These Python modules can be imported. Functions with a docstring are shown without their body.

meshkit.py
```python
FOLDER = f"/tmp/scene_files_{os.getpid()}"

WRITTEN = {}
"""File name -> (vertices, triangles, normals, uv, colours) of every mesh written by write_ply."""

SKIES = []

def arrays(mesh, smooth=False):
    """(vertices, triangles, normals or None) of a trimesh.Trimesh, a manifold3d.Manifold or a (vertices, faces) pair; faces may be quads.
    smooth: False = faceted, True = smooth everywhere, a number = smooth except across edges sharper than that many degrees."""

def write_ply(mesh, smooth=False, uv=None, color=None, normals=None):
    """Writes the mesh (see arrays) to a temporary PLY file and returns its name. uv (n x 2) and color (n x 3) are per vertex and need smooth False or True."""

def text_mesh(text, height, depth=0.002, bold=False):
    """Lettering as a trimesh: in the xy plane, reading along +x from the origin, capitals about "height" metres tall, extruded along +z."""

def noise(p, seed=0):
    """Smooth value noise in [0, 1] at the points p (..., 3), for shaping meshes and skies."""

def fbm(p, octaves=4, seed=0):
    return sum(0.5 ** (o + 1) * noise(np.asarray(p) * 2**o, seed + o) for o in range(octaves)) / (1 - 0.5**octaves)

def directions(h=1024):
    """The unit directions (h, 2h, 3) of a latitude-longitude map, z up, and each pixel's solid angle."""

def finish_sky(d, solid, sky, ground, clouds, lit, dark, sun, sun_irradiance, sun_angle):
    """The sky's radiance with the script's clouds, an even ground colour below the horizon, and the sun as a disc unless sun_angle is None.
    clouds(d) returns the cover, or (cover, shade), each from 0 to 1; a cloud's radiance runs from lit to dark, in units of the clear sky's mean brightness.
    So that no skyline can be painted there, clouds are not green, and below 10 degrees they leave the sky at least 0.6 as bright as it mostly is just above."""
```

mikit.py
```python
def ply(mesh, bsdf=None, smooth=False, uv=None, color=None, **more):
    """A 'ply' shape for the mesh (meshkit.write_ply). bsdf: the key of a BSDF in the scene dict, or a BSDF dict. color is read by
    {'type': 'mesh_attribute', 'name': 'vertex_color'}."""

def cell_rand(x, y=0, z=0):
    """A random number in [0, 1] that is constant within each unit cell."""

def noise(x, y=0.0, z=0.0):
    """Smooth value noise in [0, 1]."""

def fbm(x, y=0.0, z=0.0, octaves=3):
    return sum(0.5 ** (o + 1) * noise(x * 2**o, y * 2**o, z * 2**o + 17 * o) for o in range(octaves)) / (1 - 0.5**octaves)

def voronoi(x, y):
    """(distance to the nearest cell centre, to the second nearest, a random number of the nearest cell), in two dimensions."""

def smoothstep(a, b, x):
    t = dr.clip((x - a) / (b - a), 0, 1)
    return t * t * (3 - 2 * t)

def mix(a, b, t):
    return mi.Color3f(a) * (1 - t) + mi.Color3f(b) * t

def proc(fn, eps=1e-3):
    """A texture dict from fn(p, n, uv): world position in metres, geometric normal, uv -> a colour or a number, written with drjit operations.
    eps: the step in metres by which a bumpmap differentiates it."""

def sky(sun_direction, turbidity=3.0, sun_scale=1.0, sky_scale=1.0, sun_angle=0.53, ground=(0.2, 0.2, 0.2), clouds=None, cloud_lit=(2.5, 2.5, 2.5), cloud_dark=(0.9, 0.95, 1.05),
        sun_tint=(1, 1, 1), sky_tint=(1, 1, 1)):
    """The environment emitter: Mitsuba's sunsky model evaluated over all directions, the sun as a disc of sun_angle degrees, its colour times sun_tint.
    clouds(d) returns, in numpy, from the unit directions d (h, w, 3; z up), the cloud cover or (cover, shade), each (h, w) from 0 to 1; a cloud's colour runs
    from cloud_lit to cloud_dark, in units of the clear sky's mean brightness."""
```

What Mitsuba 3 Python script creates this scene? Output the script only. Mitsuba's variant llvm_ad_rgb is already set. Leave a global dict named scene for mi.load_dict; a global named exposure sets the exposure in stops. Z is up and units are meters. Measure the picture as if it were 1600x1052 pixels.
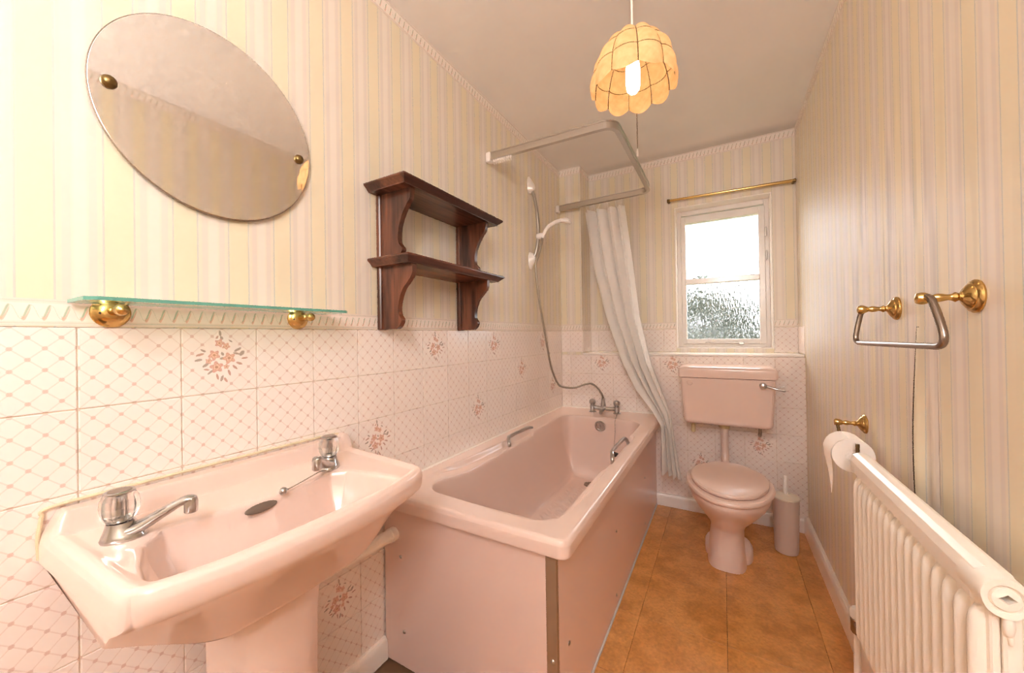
import math, random
import numpy as np
import trimesh, manifold3d, shapely
import shapely.geometry as sg
import drjit as dr
import mitsuba as mi
import mikit, meshkit
from mikit import proc, noise, fbm, smoothstep, mix, cell_rand

random.seed(7)
rng = np.random.default_rng(7)
T = mi.ScalarTransform4f
scene, labels = {}, {}

# ---------------------------------------------------------------- camera, sky, exposure
U = 0.155                                   # pitch of the wall tiles
ZT = 1.152                                  # top of the tiled band
H, W = 2.363, 1.453                         # ceiling height, room width
YF, YR, YB = 2.422, 2.622, -1.20            # lower back wall, recessed upper back wall, wall behind the camera
CAM = np.array([1.05295, -0.20638, 1.12272])
yaw, pitch, roll, f_px = -0.51844, 0.005819, -0.015269, 582.993
fw = np.array([math.sin(yaw) * math.cos(pitch), math.cos(yaw) * math.cos(pitch), math.sin(pitch)])
rt = np.cross(fw, [0, 0, 1]); rt /= np.linalg.norm(rt)
upv = np.cross(rt, fw)
upv = -rt * math.sin(roll) + upv * math.cos(roll)
scene['camera'] = {'type': 'perspective', 'fov': math.degrees(2 * math.atan(800 / f_px)), 'fov_axis': 'x', 'near_clip': 0.01, 'far_clip': 200.0,
                   'principal_point_offset_x': 3.647 / 1600, 'principal_point_offset_y': 4.115 / 1052,
                   'to_world': T().look_at(origin=CAM.tolist(), target=(CAM + fw).tolist(), up=upv.tolist())}
exposure = 1.04
scene['sky'] = mikit.sky([0.4, 0.5, 0.75], turbidity=6, sun_scale=0.0, sky_scale=1.0, ground=(0.25, 0.25, 0.22),
                         clouds=lambda d: (np.ones(d.shape[:2]), np.zeros(d.shape[:2])), cloud_lit=(1.0, 1.02, 1.06), cloud_dark=(0.9, 0.9, 0.95))
SKY_SCALE = 24.0
scene['sky']['scale'] = SKY_SCALE
scene['sky']['sampling_weight'] = 0.7
HIGH_FILL = (24.4, 26.0, 29.2)             # radiance of the fill globe added under the ceiling behind the camera
LOW_FILL = (32.0, 33.9, 37.8)              # radiance of the fill globe added on the wall behind the camera
BULB_LIGHT = (8.0, 6.4, 4.6)            # radiance of the bulb in the shell shade

# ---------------------------------------------------------------- helpers
counts = {}


def numbered(base):
    n = counts.get(base, 0)
    counts[base] = n + 1
    return base if n == 0 else f'{base}_{n:03d}'


def put(name, mesh, bsdf, parent=None, smooth=35, label=None, cat=None, group=None, kind=None, uv=None, **more):
    """One entry of the scene; mesh may be a ready shape dict."""
    key = numbered(f'{parent}__{name}' if parent else name)
    if isinstance(mesh, dict):
        scene[key] = {**mesh, **more}
    else:
        if isinstance(mesh, trimesh.Trimesh) and uv is None:
            mesh = trimesh.Trimesh(mesh.vertices, mesh.faces, process=True)
        scene[key] = mikit.ply(mesh, bsdf, smooth=smooth, uv=uv, **more)
    e = {k: v for k, v in (('label', label), ('category', cat), ('group', group), ('kind', kind)) if v}
    if e:
        labels[key] = e
    return key


def thing(name, label, cat, group=None):
    key = numbered(name)
    labels[key] = {'label': label, 'category': cat, **({'group': group} if group else {})}
    return key


def structure(key, label=None):
    labels[key] = {'kind': 'structure', **({'label': label} if label else {})}
    return key


cat_ = trimesh.util.concatenate


def cbox(lo, hi, c=0.002):
    """Box with chamfered edges."""
    lo, hi = np.minimum(lo, hi).astype(float), np.maximum(lo, hi).astype(float)
    m, a = (lo + hi) / 2, (hi - lo) / 2
    c = min(c, *(a * 0.9))
    pts = []
    for s in np.ndindex(2, 2, 2):
        s = np.array(s) * 2 - 1
        for k in range(3):
            b = a - c
            b[k] = a[k]
            pts.append(m + s * b)
    return trimesh.convex.convex_hull(np.array(pts))


def rbox(lo, hi, r, n=4):
    """Box with rounded edges (hull of eight spheres)."""
    lo, hi = np.array(lo, float), np.array(hi, float)
    s = trimesh.creation.icosphere(subdivisions=n if n < 4 else 3, radius=r).vertices
    pts = [s + np.where(np.array(k), hi - r, lo + r) for k in np.ndindex(2, 2, 2)]
    return trimesh.convex.convex_hull(np.vstack(pts))


def spline(pts, n=8):
    """Catmull-Rom through the points."""
    p = np.array(pts, float)
    p = np.vstack([2 * p[0] - p[1], p, 2 * p[-1] - p[-2]])
    out = []
    for i in range(1, len(p) - 2):
        for t in np.linspace(0, 1, n, endpoint=False):
            a, b, c, d = p[i - 1:i + 3]
            out.append(0.5 * (2 * b + (c - a) * t + (2 * a - 5 * b + 4 * c - d) * t * t + (3 * b - a - 3 * c + d) * t ** 3))
    out.append(p[-2])
    return np.array(out)


def frames(p):
    t = np.gradient(p, axis=0)
    t /= np.linalg.norm(t, axis=1, keepdims=True) + 1e-12
    a = np.cross(t[0], [0, 0, 1.0] if abs(t[0][2]) < 0.9 else [1.0, 0, 0])
    a /= np.linalg.norm(a)
    A = [a]
    for i in range(1, len(p)):
        a = a - t[i] * (a @ t[i])
        a /= np.linalg.norm(a)
        A.append(a)
    A = np.array(A)
    return t, A, np.cross(t, A)


def tube(pts, r, sides=12, section=None):
    """A tube along a polyline; r a number or one per point; section: (n,2) profile instead of a circle."""
    p = np.array(pts, float)
    t, a, b = frames(p)
    ang = np.arange(sides) * 2 * np.pi / sides
    sec = np.stack([np.cos(ang), np.sin(ang)], 1) if section is None else np.array(section)
    r = np.broadcast_to(np.array(r, float), (len(p),))
    loops = [p[i] + r[i] * (sec[:, :1] * a[i] + sec[:, 1:] * b[i]) for i in range(len(p))]
    return loft(loops)


def loft(loops, caps=True, closed=True):
    n = len(loops[0])
    v = np.vstack(loops)
    f = []
    m = n if closed else n - 1
    for i in range(len(loops) - 1):
        for j in range(m):
            k = (j + 1) % n
            f += [[i * n + j, i * n + k, (i + 1) * n + k], [i * n + j, (i + 1) * n + k, (i + 1) * n + j]]
    if caps and closed:
        for base, flip in ((0, True), ((len(loops) - 1) * n, False)):
            c = len(v)
            v = np.vstack([v, v[base:base + n].mean(0)])
            for j in range(n):
                k = (j + 1) % n
                f.append([c, base + k, base + j] if flip else [c, base + j, base + k])
    m = trimesh.Trimesh(v, f, process=False)
    if caps and closed and m.volume < 0:
        m.invert()
    return m


def lathe(profile, sections=40, axis='z', at=(0, 0, 0)):
    """profile: (radius, height) pairs from bottom to top."""
    ang = np.arange(sections) * 2 * np.pi / sections
    loops = [np.stack([max(r, 1e-5) * np.cos(ang), max(r, 1e-5) * np.sin(ang), np.full(sections, h)], 1) for r, h in profile]
    m = loft(loops)
    if axis == 'x':
        m.apply_transform(trimesh.transformations.rotation_matrix(np.pi / 2, [0, 1, 0]))
    elif axis == '-x':
        m.apply_transform(trimesh.transformations.rotation_matrix(-np.pi / 2, [0, 1, 0]))
    elif axis == 'y':
        m.apply_transform(trimesh.transformations.rotation_matrix(-np.pi / 2, [1, 0, 0]))
    elif axis == '-y':
        m.apply_transform(trimesh.transformations.rotation_matrix(np.pi / 2, [1, 0, 0]))
    m.apply_translation(at)
    return m


def ball(c, r, n=3):
    m = trimesh.creation.icosphere(subdivisions=n, radius=1.0)
    m.vertices = m.vertices * np.broadcast_to(r, (3,)) + np.array(c)
    return m


def prism(poly, depth, plane='xz', at=0.0):
    """Extrude a 2-D polygon; plane 'xz' extrudes along +y from at, 'yz' along +x, 'xy' along +z."""
    m = trimesh.creation.extrude_polygon(poly if hasattr(poly, 'exterior') else sg.Polygon(poly), depth, engine='earcut')
    v = np.array(m.vertices)
    if plane == 'xz':
        v = np.stack([v[:, 0], at + v[:, 2], v[:, 1]], 1)
    elif plane == 'yz':
        v = np.stack([at + v[:, 2], v[:, 0], v[:, 1]], 1)
    else:
        v = np.stack([v[:, 0], v[:, 1], at + v[:, 2]], 1)
    m = trimesh.Trimesh(v, m.faces, process=True)
    if m.volume < 0:
        m.invert()
    return m


def sstep(a, b, x):
    t = np.clip((x - a) / (b - a), 0, 1)
    return t * t * (3 - 2 * t)


def sd_poly(poly, x, y):
    """Signed distance to a polygon, positive inside."""
    pts = shapely.points(np.stack([x.ravel(), y.ravel()], 1))
    d = shapely.distance(poly.exterior, pts)
    return np.where(shapely.contains(poly, pts), d, -d).reshape(x.shape)


def grid_mesh(P):
    """Mesh of an (n, m, 3) grid of points."""
    n, m = P.shape[:2]
    i, j = np.meshgrid(np.arange(n - 1), np.arange(m - 1), indexing='ij')
    a = (i * m + j).ravel()
    f = np.vstack([np.stack([a, a + m, a + m + 1], 1), np.stack([a, a + m + 1, a + 1], 1)])
    return trimesh.Trimesh(P.reshape(-1, 3), f, process=False)


def ring_order(P):
    """The boundary of a grid as one loop."""
    return np.vstack([P[:, 0], P[-1, 1:], P[-2::-1, -1], P[0, -2:0:-1]])


# ---------------------------------------------------------------- materials
def rgb(*c):
    return {'type': 'rgb', 'value': list(c)}


def principled(color, rough=0.5, metallic=0.0, spec=0.5, **more):
    return {'type': 'twosided', 'bsdf': {'type': 'principled', 'base_color': color if isinstance(color, dict) else rgb(*color), 'roughness': rough, 'metallic': metallic, 'specular': spec, **more}}


def bumped(inner, fn, eps=1e-3):
    b = inner['bsdf'] if inner['type'] == 'twosided' else inner
    return {'type': 'twosided', 'bsdf': {'type': 'bumpmap', 'tex': proc(fn, eps), 'scale': 1.0, 'bsdf': b}}


PERIOD = 0.69 * U


def wallpaper(p, n, uv):
    s = dr.select(dr.abs(n.x) > 0.5, p.y, p.x + 0.031)
    q = (s + 0.46 * U) / PERIOD
    q = q - dr.floor(q)                                              # 0..0.415 cream band, then a paler pink band
    base = dr.select(q < 0.415, mi.Color3f(0.722, 0.624, 0.455), mi.Color3f(0.712, 0.618, 0.500))
    inner = dr.abs(q - 0.7075)
    base = mix(base, mi.Color3f(0.73, 0.645, 0.555), smoothstep(0.13, 0.05, inner))
    d = dr.minimum(dr.minimum(q, dr.abs(q - 0.415)), 1 - q) * PERIOD
    base = mix(base, mi.Color3f(0.47, 0.49, 0.46), 0.75 * smoothstep(0.0019, 0.0009, d))
    base = mix(base, mi.Color3f(0.60, 0.53, 0.52), 0.35 * smoothstep(0.007, 0.004, dr.abs(inner - 0.16) * PERIOD))
    # soot and wear where the right wall has been brushed
    w = (p.y - 1.28) / 0.42
    v = (p.z - 1.32) / 0.30
    worn = dr.exp(-w * w - v * v) * dr.select(p.x > 1.3, 1.0, 0.0)
    streak = noise(p.y * 55, p.z * 4, 3)
    base = base * (1 - 0.30 * worn * smoothstep(0.45, 0.8, streak))
    blot = fbm(p.x * 5 + 11, p.y * 5, p.z * 3)
    return base * (0.92 + 0.07 * blot)


def wall_left_color(p, n, uv):
    g = mi.Color3f(0.72, 0.62, 0.50) * (0.75 + 0.4 * noise(p.y * 30, p.z * 30))
    return dr.select(p.z > ZT - 0.002, wallpaper(p, n, uv), g)


def border(p, n, uv):
    """Ribbon-twist frieze. uv = (metres along, 0..1 across)."""
    s, t = uv.x / 0.0227, uv.y
    c = mi.Color3f(0.70, 0.585, 0.50)
    c = mix(c, mi.Color3f(0.75, 0.66, 0.58), smoothstep(0.36, 0.3, dr.abs(t - 0.5)))
    q = s - dr.floor(s)
    ph = 2 * math.pi * (s - 0.55 * (t - 0.5))
    line = t - (0.5 - 0.25 * dr.cos(2 * math.pi * s))
    k = dr.abs(line) * 0.046 / dr.sqrt(1 + dr.square(0.25 * 0.046 * 2 * math.pi / 0.0227 * dr.sin(2 * math.pi * s)))
    rising = smoothstep(-0.2, 0.6, dr.sin(2 * math.pi * s))
    c = mix(c, mi.Color3f(0.33, 0.40, 0.28), (0.42 + 0.43 * rising) * smoothstep(0.0006 + 0.0014 * rising, 0.0002 + 0.0007 * rising, k))
    line2 = t - (0.5 - 0.25 * dr.cos(2 * math.pi * (s - 0.12)))
    k2 = dr.abs(line2) * 0.03
    c = mix(c, mi.Color3f(0.66, 0.36, 0.27), 0.75 * rising * smoothstep(0.0028, 0.0012, k2))
    e = dr.minimum(dr.abs(t - 0.10), dr.abs(t - 0.92))
    return mix(c, mi.Color3f(0.50, 0.50, 0.42), 0.7 * smoothstep(0.025, 0.012, e))


def lattice(uv):
    a, b = (uv.x + uv.y) * 4, (uv.x - uv.y) * 4
    da, db = dr.abs(a - dr.round(a)), dr.abs(b - dr.round(b))
    line = smoothstep(0.055, 0.02, dr.minimum(da, db))
    dot = smoothstep(0.16, 0.11, dr.sqrt(da * da + db * db))
    return line, dot


TILE_BASE = mi.ScalarColor3f(0.83, 0.735, 0.67)


def tile_plain(p, n, uv):
    line, dot = lattice(uv)
    c = mi.Color3f(TILE_BASE)
    c = mix(c, mi.Color3f(0.62, 0.44, 0.36), 0.35 * line)
    return mix(c, mi.Color3f(0.55, 0.34, 0.27), 0.54 * dot)


FLOWERS = [(0.47, 0.77, 0.070), (0.56, 0.72, 0.060), (0.40, 0.585, 0.085), (0.60, 0.53, 0.095), (0.43, 0.40, 0.095), (0.56, 0.40, 0.045), (0.33, 0.50, 0.050)]
LEAVES = [(0.48, 0.92, 0.018, 0.045, 0.1), (0.50, 0.85, 0.02, 0.03, 0.6), (0.44, 0.86, 0.014, 0.03, -0.6), (0.62, 0.80, 0.012, 0.035, 1.0), (0.22, 0.60, 0.055, 0.018, 0.3), (0.26, 0.66, 0.04, 0.016, -0.5),
          (0.20, 0.52, 0.05, 0.02, 0.2), (0.29, 0.44, 0.05, 0.02, 0.6), (0.72, 0.66, 0.06, 0.02, 0.5), (0.78, 0.60, 0.05, 0.03, 0.9), (0.82, 0.52, 0.05, 0.016, 0.1), (0.70, 0.60, 0.05, 0.018, -0.3),
          (0.74, 0.44, 0.05, 0.018, -0.4), (0.68, 0.38, 0.05, 0.018, -0.8), (0.60, 0.30, 0.018, 0.05, 0.3), (0.50, 0.22, 0.02, 0.05, -0.3), (0.55, 0.19, 0.018, 0.045, 0.5), (0.44, 0.25, 0.016, 0.05, 0.2),
          (0.35, 0.33, 0.05, 0.016, 0.7), (0.30, 0.37, 0.04, 0.014, -0.2), (0.50, 0.53, 0.03, 0.02, 0.2), (0.51, 0.60, 0.02, 0.03, 0.5)]


def tile_flower(p, n, uv):
    line, dot = lattice(uv)
    d = dr.abs(uv.x - 0.5) + dr.abs(uv.y - 0.5)
    keep = smoothstep(0.435, 0.455, d)
    c = mi.Color3f(TILE_BASE)
    c = mix(c, mi.Color3f(0.62, 0.44, 0.36), 0.35 * line * keep)
    c = mix(c, mi.Color3f(0.55, 0.34, 0.27), 0.54 * dot * keep)
    for x, y, a, b, w in LEAVES:
        dx, dy = uv.x - x, uv.y - y
        ca, sa = math.cos(w), math.sin(w)
        q = dr.square((dx * ca + dy * sa) / a) + dr.square((dy * ca - dx * sa) / b)
        c = mix(c, mi.Color3f(0.34, 0.24, 0.19) if (x * 37) % 1 > 0.4 else mi.Color3f(0.46, 0.24, 0.18), 0.85 * smoothstep(1.15, 0.75, q))
    for i, (x, y, r) in enumerate(FLOWERS):
        dx, dy = uv.x - x, uv.y - y
        rr, th = dr.sqrt(dx * dx + dy * dy) / r, dr.atan2(dy, dx)
        edge = 0.82 + 0.18 * dr.cos(5 * th + i)
        tone = mi.Color3f(0.62, 0.33, 0.24) if i % 2 else mi.Color3f(0.58, 0.30, 0.25)
        c = mix(c, mix(mi.Color3f(0.72, 0.47, 0.34), tone, smoothstep(0.25, 0.9, rr)), 0.92 * smoothstep(edge + 0.06, edge - 0.08, rr))
        c = mix(c, mi.Color3f(0.42, 0.22, 0.16), 0.8 * smoothstep(0.06, 0.02, dr.abs(rr - 0.5 - 0.08 * dr.cos(5 * th + i + 2))))
        c = mix(c, mi.Color3f(0.40, 0.20, 0.12), 0.8 * smoothstep(0.28, 0.18, rr))
    return c


def cork(p, n, uv):
    ci, cj = dr.floor((p.x - 0.748) / 0.302), dr.floor((p.y - 0.13) / 0.302)
    tone = cell_rand(ci, cj, 5)
    g = fbm(p.x * 16 + 7 * ci, p.y * 16, 1)
    k = fbm(p.x * 120, p.y * 120, 5 + cj)
    c = mix(mi.Color3f(0.43, 0.180, 0.042), mi.Color3f(0.53, 0.245, 0.068), smoothstep(0.25, 0.75, g))
    c = c * (0.80 + 0.40 * k)
    return c * (0.93 + 0.14 * tone)


def wood(p, n, uv):
    q = fbm(p.x * 22, p.y * 4, p.z * 22)
    g = fbm(p.x * 160, p.y * 6, p.z * 130)
    c = mix(mi.Color3f(0.034, 0.0100, 0.005), mi.Color3f(0.110, 0.034, 0.015), smoothstep(0.3, 0.7, q))
    return c * (0.55 + 0.9 * g)


def wood_up(p, n, uv):
    q = fbm(p.x * 22, p.y * 22, p.z * 4)
    g = fbm(p.x * 150, p.y * 130, p.z * 7)
    c = mix(mi.Color3f(0.036, 0.0105, 0.005), mi.Color3f(0.118, 0.037, 0.016), smoothstep(0.3, 0.7, q))
    return c * (0.55 + 0.9 * g)


def ceil_bump(p, n, uv):
    return 0.0010 * fbm(p.x * 110, p.y * 110, 2) + 0.0010 * noise(p.x * 45, p.y * 45)


def capiz(p, n, uv):
    k = fbm(p.x * 60, p.y * 60, p.z * 60)
    return mix(mi.Color3f(0.64, 0.36, 0.16), mi.Color3f(0.84, 0.57, 0.32), k)


def ceil_color(p, n, uv):
    c = mi.Color3f(0.80, 0.755, 0.70) * (0.95 + 0.08 * fbm(p.x * 3, p.y * 3, 4))
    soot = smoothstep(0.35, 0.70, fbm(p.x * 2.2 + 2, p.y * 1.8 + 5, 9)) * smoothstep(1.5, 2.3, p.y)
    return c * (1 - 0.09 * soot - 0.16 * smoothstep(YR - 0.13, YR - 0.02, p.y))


def add_bsdf(key, d):
    scene[key] = d
    return key


PINK = (0.675, 0.505, 0.432)
add_bsdf('m_wall_left', principled(proc(wall_left_color), 0.45))
add_bsdf('m_paper', principled(proc(wallpaper), 0.50))
add_bsdf('m_border', principled(proc(border), 0.5))
add_bsdf('m_tile', principled(proc(tile_plain), 0.16))
add_bsdf('m_flower', principled(proc(tile_flower), 0.16))
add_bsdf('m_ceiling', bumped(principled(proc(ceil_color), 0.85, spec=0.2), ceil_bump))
add_bsdf('m_cork', principled(proc(cork), 0.42))
add_bsdf('m_grout', principled((0.72, 0.61, 0.50), 0.8))
add_bsdf('m_grout_floor', principled((0.10, 0.05, 0.02), 0.8))
add_bsdf('m_pink', principled(PINK, 0.10))
add_bsdf('m_bath', principled(PINK, 0.12))
add_bsdf('m_panel', principled((0.62, 0.445, 0.380), 0.26))
add_bsdf('m_white', principled((0.80, 0.73, 0.66), 0.30))
add_bsdf('m_gloss_white', principled((0.82, 0.76, 0.70), 0.18))
add_bsdf('m_enamel', principled((0.80, 0.72, 0.62), 0.28))
add_bsdf('m_chrome', principled((0.50, 0.48, 0.47), 0.10, metallic=1.0))
add_bsdf('m_alu', principled((0.58, 0.53, 0.48), 0.30, metallic=1.0))
add_bsdf('m_dark_chrome', principled((0.30, 0.24, 0.20), 0.22, metallic=1.0))
add_bsdf('m_hose', principled((0.44, 0.39, 0.33), 0.38, metallic=1.0))
add_bsdf('m_brass', principled((0.62, 0.41, 0.155), 0.14, metallic=1.0))
add_bsdf('m_old_brass', principled((0.20, 0.13, 0.05), 0.30, metallic=1.0))
add_bsdf('m_mirror', {'type': 'twosided', 'bsdf': {'type': 'conductor', 'material': 'none', 'specular_reflectance': rgb(0.93, 0.92, 0.90)}})
add_bsdf('m_glass', {'type': 'dielectric', 'int_ior': 1.5})
add_bsdf('m_glass_green', {'type': 'dielectric', 'int_ior': 1.5, 'specular_transmittance': rgb(0.80, 0.93, 0.87)})
add_bsdf('m_acrylic', {'type': 'roughdielectric', 'int_ior': 1.49, 'alpha': 0.02, 'specular_transmittance': rgb(0.98, 0.97, 0.95)})
add_bsdf('m_glass_edge', principled((0.10, 0.27, 0.21), 0.15))
add_bsdf('m_pane', {'type': 'thindielectric', 'int_ior': 1.5})
add_bsdf('m_wood', principled(proc(wood), 0.24))
add_bsdf('m_wood_up', principled(proc(wood_up), 0.24))
add_bsdf('m_curtain', {'type': 'principledthin', 'base_color': rgb(0.84, 0.80, 0.76), 'roughness': 0.5, 'diff_trans': 0.18, 'spec_trans': 0.0, 'eta': 1.4})
add_bsdf('m_paper_white', principled((0.82, 0.75, 0.68), 0.9, spec=0.1))
add_bsdf('m_capiz', {'type': 'principledthin', 'base_color': proc(capiz), 'roughness': 0.4, 'diff_trans': 0.75, 'spec_trans': 0.0, 'eta': 1.4})
add_bsdf('m_wire', principled((0.16, 0.10, 0.04), 0.4, metallic=0.8))
add_bsdf('m_cord', principled((0.82, 0.76, 0.68), 0.5))
add_bsdf('m_grey_cord', principled((0.28, 0.22, 0.18), 0.6))
add_bsdf('m_black', principled((0.02, 0.02, 0.02), 0.35))
add_bsdf('m_dark_hole', principled((0.05, 0.03, 0.02), 0.7))
add_bsdf('m_slot', principled((0.11, 0.075, 0.055), 0.5))
add_bsdf('m_sealant', principled((0.60, 0.50, 0.33), 0.5))
add_bsdf('m_white_sealant', principled((0.85, 0.78, 0.70), 0.35))
add_bsdf('m_ivory', principled((0.62, 0.48, 0.26), 0.4))
add_bsdf('m_leaf', {'type': 'twosided', 'bsdf': {'type': 'diffuse', 'reflectance': rgb(0.075, 0.095, 0.075)}})
add_bsdf('m_bark', principled((0.10, 0.075, 0.05), 0.9))
add_bsdf('m_grass', principled((0.10, 0.14, 0.05), 0.9))
add_bsdf('m_brick_out', principled((0.45, 0.28, 0.2), 0.9))
add_bsdf('m_seam_shadow', principled((0.07, 0.045, 0.03), 0.95))  # near-black colour for the shade behind the lifted paper
add_bsdf('m_grey_seal', principled((0.42, 0.40, 0.38), 0.6))

# ---------------------------------------------------------------- room shell
structure('floor'); structure('ceiling'); structure('wall_left'); structure('wall_right'); structure('wall_back'); structure('wall_front')
put('floor', cbox([-0.1, YB - 0.1, -0.12], [W + 0.1, 2.86, -0.004], 0.001), 'm_grout_floor', smooth=False)
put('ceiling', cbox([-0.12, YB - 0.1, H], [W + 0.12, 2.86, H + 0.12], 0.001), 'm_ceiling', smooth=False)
put('wall_left', cat_([cbox([-0.12, YB - 0.1, ZT], [0, 2.86, H], 0.0002), cbox([-0.12, YB - 0.1, -0.1], [-0.003, 2.86, ZT], 0.0002)]), 'm_wall_left', smooth=False)
put('wall_right', cbox([W, YB - 0.1, -0.1], [W + 0.12, 2.86, H], 0.0002), 'm_paper', smooth=False)
put('wall_front', cbox([0, YB - 0.1, -0.1], [W, YB, H], 0.0002), 'm_paper', smooth=False)
WX0, WX1, WZ0, WZ1 = 0.775, 1.330, 1.022, 1.995            # window opening in the recessed wall
put('wall_back', cat_([cbox([0, YR, 0.9], [WX0, 2.86, H], 0.0002), cbox([WX1, YR, 0.9], [W, 2.86, H], 0.0002),
                       cbox([WX0, YR, WZ1], [WX1, 2.86, H], 0.0002), cbox([WX0, YR, 0.9], [WX1, 2.86, WZ0], 0.0002)]), 'm_paper', smooth=False)
put('lower_boxing', cbox([0, YF + 0.003, -0.1], [W, 2.64, 0.978], 0.0002), 'm_grout', 'wall_back', smooth=False)
put('corner_boxing', cbox([0, YF, 0.978], [0.166, YR + 0.005, H], 0.001), 'm_paper', 'wall_back', smooth=False)

# wall tiles: each a bevelled tile with the print in its uv
TILE_CACHE = {}


def tile_mesh(wd, ht, u0, v0, u1, v1):
    """A tile in the plane x=0 facing +x, from (0,0) to (wd,ht) in (y,z), with its print's uv range."""
    g, b, t = 0.0009, 0.0012, 0.004
    y = [g, g + b, wd - g - b, wd - g]
    z = [g, g + b, ht - g - b, ht - g]
    outer = [(y[0], z[0]), (y[3], z[0]), (y[3], z[3]), (y[0], z[3])]
    inner = [(y[1], z[1]), (y[2], z[1]), (y[2], z[2]), (y[1], z[2])]
    V = [(-t, *p) for p in outer] + [(-b * 0.7, *p) for p in outer] + [(0, *p) for p in inner]
    F = [[8, 9, 10], [8, 10, 11]]
    for k in range(4):
        j = (k + 1) % 4
        for o in (0, 4):
            F += [[o + k, o + j, o + 4 + j], [o + k, o + 4 + j, o + 4 + k]]
    V = np.array(V, float)
    uv = np.stack([u0 + (u1 - u0) * V[:, 1] / wd, v0 + (v1 - v0) * V[:, 2] / ht], 1)
    return trimesh.Trimesh(V, F, process=False), uv


def lay_tile(holder, y0, z0, y1, z1, uv0, uv1, flower, m4):
    key = tuple(round(q, 4) for q in (y1 - y0, z1 - z0, *uv0, *uv1)) + (flower,)
    if key not in TILE_CACHE:
        m, uv = tile_mesh(y1 - y0, z1 - z0, *uv0, *uv1)
        TILE_CACHE[key] = mikit.ply(m, 'm_flower' if flower else 'm_tile', smooth=False, uv=uv)
    put('tile', TILE_CACHE[key], None, holder, to_world=m4)


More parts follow.
